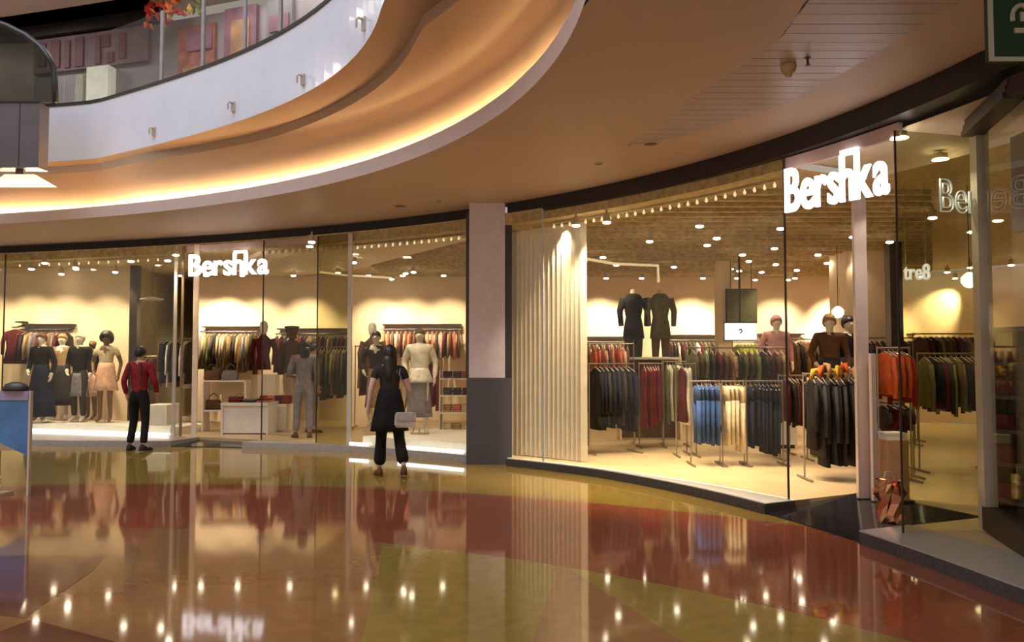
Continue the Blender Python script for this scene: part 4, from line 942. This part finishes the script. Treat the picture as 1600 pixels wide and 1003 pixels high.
# right shop, front to back
rail_of(P_(1262, 9.7), P_(1342, 9.7), 1.32, rep('coat', ['black', 'char'], 9, '# coat on the rack just inside the right entrance'), 'rack of black coats just inside the right entrance', 'coats inside the right entrance')
for i in range(8):   # bright scarves knotted over that rack's hangers
    x = XAT(1268 + i * 9, 9.62); b = MB(); c = ['yellow', 'orange', 'tan', 'yellow'][i % 4]
    b.tube([(-.05, 0, -.09), (-.02, 0, .02), (.02, 0, .03), (.06, 0, -.07)], [.022, .03, .03, .02], 7)
    o = b.build('scarf', CL[c], None, True); o.location = (x, 9.52, 1.345 + .03 * (i % 3)); o.rotation_euler = (0, 0, i)
    tag(o, {'yellow': 'bright yellow', 'orange': 'orange', 'tan': 'tan'}[c] + ' scarf bundled on top of the black coat rack, %s from left' % ordw(i), 'scarf', 'scarves on the coat rack')
rail_of(P_(1085, 11.0), P_(1120, 11.0), 1.20, rep('trousers', ['blue'], 5, 'blue jeans on the low front rack'), 'low rack of blue jeans left of the cream trousers', 'blue jeans', sc=.95)
rail_of(P_(1130, 11.0), P_(1158, 11.0), 1.20, rep('trousers', ['cream'], 4, 'cream trousers on the low front rack'), 'low rack of cream trousers between the jeans and the navy ones', 'cream trousers', sc=1.0)
rail_of(P_(1168, 11.0), P_(1214, 11.0), 1.20, rep('trousers', ['navy', 'black'], 7, '# trousers on the low front rack'), 'low rack of dark trousers right of the cream ones', 'dark trousers', sc=.95)
rail_of(P_(1078, 12.3), P_(1225, 12.3), 1.66, rep('top', ['olive', 'brown', 'green', 'char', 'wine', 'brown', 'tan', 'char'], 15, '# top on the rack behind the low front racks'), 'rack of mixed tops behind the low front racks', 'tops behind the front racks')
rail_of(P_(926, 12.3), P_(985, 12.5), 1.42, rep('coat', ['black', 'navy', 'char'], 8, '# coat beside the cream panels'), 'rack of dark coats beside the cream panels', 'dark coats beside the panels')
rail_of(P_(924, 13.6), P_(984, 13.6), 1.74, rep('top', ['coral', 'coral', 'peach', 'brown'], 8, '# top above the dark coats beside the cream panels'), 'rack of coral tops behind the dark coats', 'coral tops')
rail_of(P_(1004, 13.2), P_(1030, 13.2), 1.42, rep('dress', ['red', 'wine', 'red'], 6, '# dress under the headless torso forms'), 'small rack of red dresses under the torso forms', 'red dresses')
rail_of(P_(1040, 13.4), P_(1066, 13.4), 1.45, rep('dress', ['green', 'white', 'olive'], 6, '# dress right of the red dresses'), 'small rack of green and white dresses', 'green and white dresses')
rail_of(P_(1062, 12.0), P_(1080, 12.0), 1.42, rep('dress', ['wine', 'white', 'white'], 3, '# dress left of the blue jeans'), 'short rack left of the blue jeans', 'dresses by the jeans')
rail_of(P_(1150, 14.2), P_(1182, 14.2), 1.78, rep('top', ['lime'], 6, 'lime top under the white screen'), 'rack of lime tops under the white screen', 'lime tops', sc=.8)
rail_of(P_(1222, 11.6), P_(1252, 11.6), 1.26, rep('jacket', ['wine', 'char', 'brown'], 5, '# jacket left of the black coats'), 'short rack left of the black coats', 'jackets by the entrance')
rail_of(P_(1378, 9.6), P_(1412, 9.6), 1.62, rep('jacket', ['orange', 'red', 'orange'], 5, '# jacket right of the wide door post'), 'rack of orange jackets right of the wide door post', 'orange jackets', sc=.85)
rail_of(P_(1374, 9.9), P_(1416, 9.9), .98, rep('top', ['char', 'wine'], 5, '# top below the orange jackets'), 'low rack of dark tops below the orange jackets', 'dark tops below', sc=.55)
rail_of(P_(1440, 10.4), P_(1530, 10.4), 1.56, rep('jacket', ['olive', 'black', 'wine', 'char', 'green', 'brown'], 11, '# jacket beyond the tinted return pane'), 'rack of mixed jackets beyond the tinted return pane', 'jackets beyond the pane')
rail_of(P_(1432, 13.5), P_(1540, 13.5), 1.9, rep('jacket', ['brown', 'wine', 'char', 'tan', 'olive'], 12, '# jacket on the farther rack beyond the tinted pane'), 'farther rack beyond the tinted return pane', 'farther jackets beyond the pane')
rail_of(P_(1236, 15.2), P_(1330, 15.2), 1.85, rep('jacket', ['brown', 'char', 'tan', 'coral', 'olive'], 12, '# jacket on the rack behind the plinth mannequins'), 'rack behind the plinth mannequins', 'jackets behind the mannequins')
rail_of(P_(1350, 14.2), P_(1425, 14.2), 1.85, rep('jacket', ['char', 'wine', 'brown'], 9, '# jacket on the rack behind the orange jackets'), 'rack behind the orange jackets', 'jackets behind the orange ones')
rail_of(P_(1560, 11.5), P_(1640, 11.5), 1.8, rep('jacket', ['char', 'brown', 'navy'], 8, '# jacket at the right photo edge'), 'rack of dark jackets at the right photo edge', 'jackets at the right edge')
# rails on the back walls
def wall_rail(P0, P1, zr, items, label, group, sc=1.0):
    P0, P1 = Vector(P0), Vector(P1); c = (P0 + P1) / 2; L = (P1 - P0).length; ang = math.atan2(P1.y - P0.y, P1.x - P0.x)
    root = thing('wall_rail', label, 'wall rail', (c.x, c.y, zr), ang, 'wall rails')
    MB().tube([(-L / 2, 0, 0), (L / 2, 0, 0)], .016, 8).build('rail', M_blackm, root)
    for s_ in (-1, 1): MB().tube([(s_ * (L / 2 - .05), 0, 0), (s_ * (L / 2 - .05), .32, .05)], .012, 6).build('bracket', M_blackm, root)
    MB().box(-L / 2, L / 2, .10, .33, .10, .13).build('shelf_board', M_dark, root)
    rail_of(P0, P1, zr, items, '', group, mk=False, sc=sc)
W3 = 19.2
wall_rail(P_(918, W3), P_(1000, W3), 1.88, rep('jacket', ['brown', 'wine', 'tan', 'char'], 14, '# jacket on the back wall left of the torso forms'), 'back wall rail left of the torso forms', 'back wall left')
wall_rail(P_(1045, W3), P_(1128, W3), 1.92, rep('jacket', ['brown', 'char', 'white', 'wine', 'olive'], 14, '# jacket on the back wall right of the torso forms'), 'back wall rail right of the torso forms', 'back wall middle')
wall_rail(P_(1190, W3), P_(1260, W3), 1.95, rep('jacket', ['char', 'pink', 'brown', 'coral'], 12, '# jacket on the back wall behind the pink mannequin'), 'back wall rail behind the pink mannequin', 'back wall by the pink mannequin')
wall_rail(P_(1425, W3), P_(1530, W3), 1.95, rep('jacket', ['char', 'brown', 'wine'], 14, '# jacket on the back wall beyond the tinted pane'), 'back wall rail beyond the tinted pane', 'back wall right')
# left shop
wall_rail(P_(30, 17.35), P_(108, 17.35), 2.1, rep('jacket', ['wine', 'char', 'tan', 'grey'], 10, '# jacket on the rail behind the leftmost mannequins'), 'wall rail behind the leftmost mannequins', 'far left wall rail')
wall_rail(P_(18, 17.3), P_(29, 17.3), 2.15, [], 'short wall rail carrying one wine coat in the far left window', '')
hang('coat', 'wine', (XAT(24, 17.28), 17.28, 2.138), 0.1, 'wine coat shown face on in the far left window', 'far left face-on coat', .75)
wall_rail(P_(312, 18.6), P_(402, 18.6), 2.1, rep('coat', ['grey', 'tan', 'olive', 'brown', 'char', 'tan'], 16, '# coat on the wall rail behind the left entrance'), 'wall rail behind the left entrance', 'left entrance wall rail', .9)
wall_rail(P_(430, 18.6), P_(545, 18.6), 2.05, rep('coat', ['brown', 'wine', 'char', 'tan', 'olive'], 18, '# coat on the wall rail behind the shoppers'), 'wall rail behind the shoppers', 'shoppers wall rail', .95)
wall_rail(P_(596, 18.6), P_(720, 18.6), 2.15, rep('jacket', ['tan', 'coral', 'brown', 'peach', 'wine'], 18, '# jacket on the wall rail behind the white-bloused mannequin'), 'wall rail behind the white-bloused mannequin', 'pillar side wall rail', .95)
rail_of(P_(499, 16.2), P_(545, 16.2), 1.72, rep('coat', ['olive', 'brown', 'green', 'char', 'tan'], 9, '# coat on the rack behind the greenish pane'), 'rack behind the narrow greenish pane', 'coats behind the greenish pane')
rail_of(P_(252, 16.9), P_(300, 16.9), 1.9, rep('coat', ['brown', 'navy', 'white', 'char'], 8, '# coat on the rack by the slim steel post'), 'rack by the slim steel posts of the left entrance', 'coats by the steel post')
rail_of(P_(218, 18.0), P_(246, 18.0), 1.55, rep('jacket', ['wine', 'brown'], 5, '# jacket to the right of the person in red'), 'rack right of the person in the red jacket', 'jackets by the red person')
rail_of(P_(560, 17.0), P_(596, 17.0), 1.75, rep('dress', ['tan', 'brown', 'wine'], 7, '# dress left of the walking woman'), 'rack left of the walking woman', 'dresses left of the woman')
rail_of(P_(672, 16.2), P_(686, 16.2), 1.5, rep('dress', ['wine', 'red'], 4, '# dress right of the white-bloused mannequin'), 'short rack right of the white-bloused mannequin', 'dresses right of the mannequin')

# ================================================================== FURNITURE
def table(px0, px1, Y_, z1, label, tiers=(), dep=.7, m=M_whitep, name='display_table'):
    x0, x1 = XAT(px0, Y_), XAT(px1, Y_); hw_ = (x1 - x0) / 2
    root = thing(name, label, 'table', ((x0 + x1) / 2, Y_ + dep / 2, ZS)); h = z1 - ZS
    MB().box(-hw_, hw_, -dep / 2, dep / 2, h - .05, h).build('table_top', m, root)
    for sx in (-1, 1): MB().box(sx * hw_ - (.04 if sx > 0 else 0), sx * hw_ + (.04 if sx < 0 else 0), -dep / 2 + .02, dep / 2 - .02, 0, h - .05).build('side_panel', m, root)
    MB().box(-hw_ + .04, hw_ - .04, -dep / 2 + .05, -dep / 2 + .08, 0.02, h - .05).build('front_panel', m, root)
    return root
FOLD = {}
def folded(x, y, z, c, label, group, w=.30, d=.24, h=.035, rz=0):
    k = (c, w, d, h)
    if k not in FOLD:
        b = MB(); b.loft([[(sx * w / 2 * q, sy * d / 2 * q, zz) for sx, sy in ((-1, -.8), (-.8, -1), (.8, -1), (1, -.8), (1, .8), (.8, 1), (-.8, 1), (-1, .8))] for zz, q in ((0, .93), (h * .25, 1), (h * .75, 1), (h, .92))]); FOLD[k] = b.mesh('folded_garment', CL[c])
    o = link('folded_garment', FOLD[k]); o.location = (x, y, z); o.rotation_euler = (0, 0, rz + random.uniform(-.06, .06)); return tag(o, label, 'folded garment', group)
t = table(346, 420, 15.4, .68, 'white display table just inside the left entrance')
tx0, tx1 = XAT(350, 15.4), XAT(416, 15.4)
for i, cs in enumerate((('wine', 'red', 'brown'), ('char', 'grey'), ('coral', 'wine'))):
    for j, c in enumerate(cs):
        folded(tx0 + .16 + i * .27, 15.65, .681 + j * .036, c, {'wine': 'wine', 'char': 'charcoal'}.get(c, c) + ' folded garment on the table inside the left entrance, ' + ['left', 'middle', 'right'][i] + ' pile', 'folded garments on the entrance table', .24)
# glass shelf stand with bags and a lamp-like stack, left of the entrance table
sx0, sx1, sY = XAT(318, 16.0), XAT(384, 16.0), 16.0
root = thing('shelf_stand', 'white shelf stand behind the left entrance', 'shelf', ((sx0 + sx1) / 2, sY, ZS))
MB().box(-(sx1 - sx0) / 2, (sx1 - sx0) / 2, 0, .35, 1.05 - ZS, 1.08 - ZS).build('shelf_board', M_whitep, root)
MB().box(-(sx1 - sx0) / 2, (sx1 - sx0) / 2, 0, .35, .48 - ZS, .51 - ZS).build('shelf_board', M_whitep, root)
for q in (-1, 1): MB().box(q * (sx1 - sx0) / 2 - .015, q * (sx1 - sx0) / 2 + .015, .0, .35, 0, 1.05 - ZS).build('side_panel', M_whitep, root)
def handbag(x, y, z, c, label, s=1.0, group='handbags on the shelf stand'):
    root = thing('handbag', label, 'bag', (x, y, z), 0, group); root.scale = (s,) * 3
    MB().loft([[(sx * w_, sy * d_, zz) for sx, sy in ((-1, -.7), (-.8, -1), (.8, -1), (1, -.7), (1, .7), (.8, 1), (-.8, 1), (-1, .7))] for zz, w_, d_ in ((0, .15, .06), (.03, .165, .075), (.12, .16, .065), (.2, .13, .03))]).build('bag_body', CL[c], root, True)
    MB().tube([(-.09, 0, .18), (-.08, 0, .28), (0, 0, .33), (.08, 0, .28), (.09, 0, .18)], .010, 6).build('handle', CL[c], root, True)
for px_, z, c, lb in ((328, 1.081, 'brown', 'brown handbag on the top of the white shelf stand'), (330, .511, 'brown', 'brown handbag on the lower board of the white shelf stand'), (356, 1.081, 'grey', 'grey handbag on the top of the white shelf stand'), (372, .511, 'tan', 'tan handbag on the lower board of the white shelf stand')):
    handbag(XAT(px_, sY), sY + .17, z, c, lb, .95)
# low red-topped bench and cream box behind the entrance
root = thing('pedestal', 'cream pedestal under the wine red bust form', 'plinth', (XAT(420, 16.4), 16.4, ZS)); MB().box(-.17, .17, -.12, .2, .05, 1.08).build('pedestal_block', M_creamp, root); MB().box(-.15, .15, -.1, .18, 0, .05).build('pedestal_toe', M_dark, root)
table(398, 448, 16.0, .62, 'low white table with red goods behind the left entrance')
for i, c in enumerate(('red', 'coral', 'wine', 'red')): folded(XAT(404 + 12 * i, 16.0) + .05, 16.28, .621, c, c.replace('coral', 'coral pink') + ' folded garment on the low white table, place %s from the left' % ['first', 'second', 'third', 'fourth'][i], 'folded garments on the low table', .16, .2, .16)
table(226, 262, 15.75, .62, 'pale low table behind the person in red')
# shelves beside the pillar
fx0, fx1, fY = XAT(688, 14.8), XAT(738, 14.8), 14.8
root = thing('shelf_unit', 'shelf unit with folded goods just left of the pillar', 'shelf', ((fx0 + fx1) / 2, fY, ZS)); hw_ = (fx1 - fx0) / 2
for z in (.22, .55, .85, 1.15): MB().box(-hw_, hw_, 0, .4, z - .03 - ZS, z - ZS).build('shelf_board', M_whitep, root)
MB().box(-hw_ - .02, -hw_, 0, .4, 0, 1.2).build('side_panel', M_whitep, root); MB().box(hw_, hw_ + .02, 0, .4, 0, 1.2).build('side_panel', M_whitep, root)
for z, cs, zn in ((.22, ('cream', 'tan', 'cream'), 'bottom'), (.55, ('tan', 'coral', 'cream'), 'second'), (.85, ('brown', 'char', 'wine'), 'third'), (1.15, ('wine', 'brown', 'coral'), 'top')):
    for i, c in enumerate(cs):
        for j in range(3): folded(fx0 + .12 + i * .17, fY + .2, z + .001 + j * .041, c, {'char': 'charcoal'}.get(c, c) + ' folded garment on the ' + zn + ' shelf left of the pillar, ' + ['left', 'middle', 'right'][i] + ' pile, ' + ['bottom', 'middle', 'top'][j], 'folded garments by the pillar', .15, .26, .04)
# column and fittings in the right shop
def column(px, Y_, w_, label, m, z0=ZS, z1=ZSC):
    root = thing('shop_column', label, 'column', (XAT(px, Y_), Y_, z0)); MB().box(-w_ / 2, w_ / 2, -w_ / 2, w_ / 2, 0, z1 - z0).build('column_shaft', m, root); MB().box(-w_ / 2 - .01, w_ / 2 + .01, -w_ / 2 - .01, w_ / 2 + .01, 0, .12).build('column_base', M_dark, root); return root
column(1131, 16.2, .28, 'cream square column left of the white screen', M_cream)
column(210, 17.2, .16, 'narrow dark column behind the person in the red jacket', M_dark)
column(1398, 13.5, .2, 'dark slim column behind the orange jackets', M_dark)
column(1345, 15.0, .8, 'broad cream column behind the wide door post', M_cream)
root = thing('display_screen', 'white lit screen above the lime tops', 'screen', (XAT(1158, 15.4), 15.4, ZAT(531, 15.4)))
scp = MB().box(-.29, .29, 0, .05, 0, .31).build('screen_panel', emis('screen_white', (1, .97, 1), 1.1), root)
MB().box(-.31, .31, .051, .09, -.02, .33).build('screen_back', M_blackm, root)
MB().tube([(-.02, -.006, .12), (.02, -.006, .16), (.0, -.006, .2), (-.04, -.006, .18)], .012, 6).build('printed_mark', CL['char'], scp)
MB().tube([(0, .07, .33), (0, .07, ZSC - root.location.z)], .02, 8).build('hanging_pole', M_blackm, root)
root = thing('hanging_banner', 'dark olive banner hanging above the white screen', 'banner', (XAT(1160, 15.9), 15.9, ZAT(503, 15.9)))
MB().box(-.28, .28, 0, .04, 0, .62).build('panel_board', MATS['cloth_olive'], root); MB().box(-.3, .3, .041, .06, -.02, .64).build('panel_frame', M_blackm, root)
for q in (-.2, .2): MB().tube([(q, .05, .64), (q, .05, ZSC - root.location.z)], .008, 6).build('hanging_rod', M_blackm, root)
# pendant lamp in the right shop and the small far one
for px_, py_, Y_, s_, lb in ((1517, 438, 9.2, 1.0, 'bright round pendant lamp beyond the tinted return pane'), (1310, 488, 13.8, 1.1, 'glowing round wall lamp above the coat mannequins')):
    z = ZAT(py_, Y_); root = thing('pendant_lamp', lb, 'lamp', (XAT(px_, Y_), Y_, z), 0, 'round glowing lamps')
    MB().lathe([(.01, -.085 * s_), (.05 * s_, -.07 * s_), (.085 * s_, -.02 * s_), (.085 * s_, .03 * s_), (.05 * s_, .07 * s_), (.02, .09 * s_)], 14).build('globe', emis('globe_glow', (1, .86, .6), 7.0), root, True)
    MB().tube([(0, 0, .085 * s_), (0, 0, ZSC - z)], .006, 6).build('cord', M_blackm, root)
root = thing('disc_lamp', 'flat white disc lamp between the left entrance posts', 'lamp', (XAT(236, 17.2), 17.2, ZAT(468, 17.2))); MB().lathe([(.02, .06), (.22, .02), (.24, 0), (.2, -.015)], 18).build('shade', M_whitep, root); MB().tube([(0, 0, .06), (0, 0, ZSC - root.location.z)], .006, 6).build('cord', M_blackm, root)
# cream pleated panels right behind the glass next to the pillar
pan = thing('pleated_panels', 'tall cream pleated panels behind the glass right of the pillar', 'panel', (*F(805, .35), ZS))
a0, a1 = theta_at(802, lambda t: FAC.r(t) + .35), theta_at(916, lambda t: FAC.r(t) + .35); npl = 16
for i in range(npl):
    t0, t1 = a0 + (a1 - a0) * i / npl, a0 + (a1 - a0) * (i + .94) / npl; r0, r1 = FAC.r(t0) + .33, FAC.r(t1) + .37
    p, q = PT(r0, t0, 0), PT(r1, t1, 0)
    MB().bar((p[0] - pan.location.x, p[1] - pan.location.y), (q[0] - pan.location.x, q[1] - pan.location.y), .02, .01, ZSC - ZS - .06).build('panel_strip', M_creamp, pan)
# dark shelving in the near right display window
kx, ky = nb[1][0] + .55, nb[1][1] + .75
root = thing('dark_shelving', 'dark wooden shelving in the near right display window', 'shelf', (kx, ky, ZS), R(-80))
MB().box(-.7, .7, .33, .36, 0, 1.66).build('back_panel', M_dark, root)
for q in (-.7, .67): MB().box(q, q + .03, 0, .33, 0, 1.66).build('side_panel', M_dark, root)
for i, z in enumerate((.20, .50, .78, 1.06, 1.34, 1.63)): MB().box(-.67, .67, 0, .33, z, z + .03).build('shelf_board', M_dark, root)
km = Matrix.Translation(root.location) @ Matrix.Rotation(R(-80), 4, 'Z')
for i, z in enumerate((.23, .53, .81, 1.09, 1.37)):
    for j in range(4):
        p = km @ Vector((-.5 + j * .33, .16, z + .001)); c = ['wine', 'char', 'navy', 'cream' if i == 2 else 'char'][j]
        folded(p.x, p.y, p.z, c, {'char': 'charcoal'}.get(c, c) + ' folded garment in the dark shelving, board %s from the floor, %s along' % (ordw(i), ordw(j)), 'folded garments in the dark shelving', .26, .24, .12, R(-80))
# tan block and crumpled copper bag at the entrance
bx, by = U(1391, 818, ZS)
root = thing('tan_block', 'tan wooden block stacked under a white box by the door post', 'plinth', (XAT(1393, 8.25), 8.25, ZS)); MB().box(-.10, .10, -.1, .14, .02, .60).build('block_body', mat('tan_wood', (.50, .27, .12), .5), root); MB().box(-.14, .14, -.12, .16, 0, .02).build('block_foot', M_dark, root)
root2 = thing('white_box', 'small white box on the tan wooden block', 'box', (XAT(1393, 8.25), 8.27, ZS + .601)); MB().box(-.10, .10, -.08, .1, 0, .05).build('box_body', M_whitep, root2); MB().box(-.105, .105, -.085, .105, .051, .07).build('box_lid', M_whitep, root2)
root = thing('copper_foil_bag', 'crumpled shiny copper bag on the entrance floor by the tinted pane', 'bag', (bx, by, ZS + .006))
random.seed(3); n = 14; rings = []
for z, r in ((0, .07), (.02, .10), (.10, .11), (.18, .10), (.26, .115), (.33, .09), (.37, .10)):
    rings.append([((r * (1 + random.uniform(-.28, .28))) * math.cos(2 * PI * k / n), (r * (1 + random.uniform(-.28, .28))) * math.sin(2 * PI * k / n), z + random.uniform(-.02, .02) * (z > .01)) for k in range(n)])
MB().loft(rings).build('bag_body', mat('copper_foil', (.72, .34, .20), .18, metal=1.0, var=.2), root)
MB().tube([(-.05, 0, .36), (-.03, 0, .43), (.03, 0, .43), (.05, 0, .36)], .008, 6).build('bag_handle', M_steel, root)
# ---- blue information stand at the left photo edge
kY = 9.15; kx1 = XAT(47, kY)
root = thing('information_stand', 'blue information stand with dark cap at the left photo edge', 'stand', (kx1, kY, 0))
M_blue = mat('stand_blue', (.07, .19, .42), .35, var=.25, scale=3); M_stand = mat('stand_lavender', (.30, .28, .42), .4)
zt, zb0, zb1 = ZAT(611, kY), ZAT(712, kY), ZAT(688, kY)
MB().add([(0, 0, zb0), (-.36, 0, zb1), (-1.1, 0, zb1 + .12), (-1.1, 0, zt - .10), (0, 0, zt - .10), (0, .05, zb0), (-.36, .05, zb1), (-1.1, .05, zb1 + .12), (-1.1, .05, zt - .10), (0, .05, zt - .10)],
         [(0, 1, 2, 3, 4), (9, 8, 7, 6, 5), (0, 5, 6, 1), (1, 6, 7, 2), (2, 7, 8, 3), (3, 8, 9, 4), (4, 9, 5, 0)]).build('blue_board', M_blue, root)
MB().box(-1.1, 0, -.01, .06, zt - .10, zt).build('header_strip', M_stand, root)
MB().box(.001, .022, 0, .05, 0, zt).build('side_post', M_frame, root)
MB().box(-1.122, -1.101, 0, .05, 0, zt).build('side_post', M_frame, root)
b = MB(); b.lathe([(.14, 0), (.15, .03), (.11, .075), (.04, .10)], 14, (-.16, .03, zt), 1, .6); b.build('cap', M_dark, root, True)
MB().box(-1.05, -.25, -.14, .20, 0, .03).build('foot_plate', M_steel, root)
MB().tube([(-.34, .02, .03), (-.30, .0, .10), (-.36, -.02, .16), (-.30, 0, .22)], .025, 8).build('coiled_cable', M_whitep, root, True)
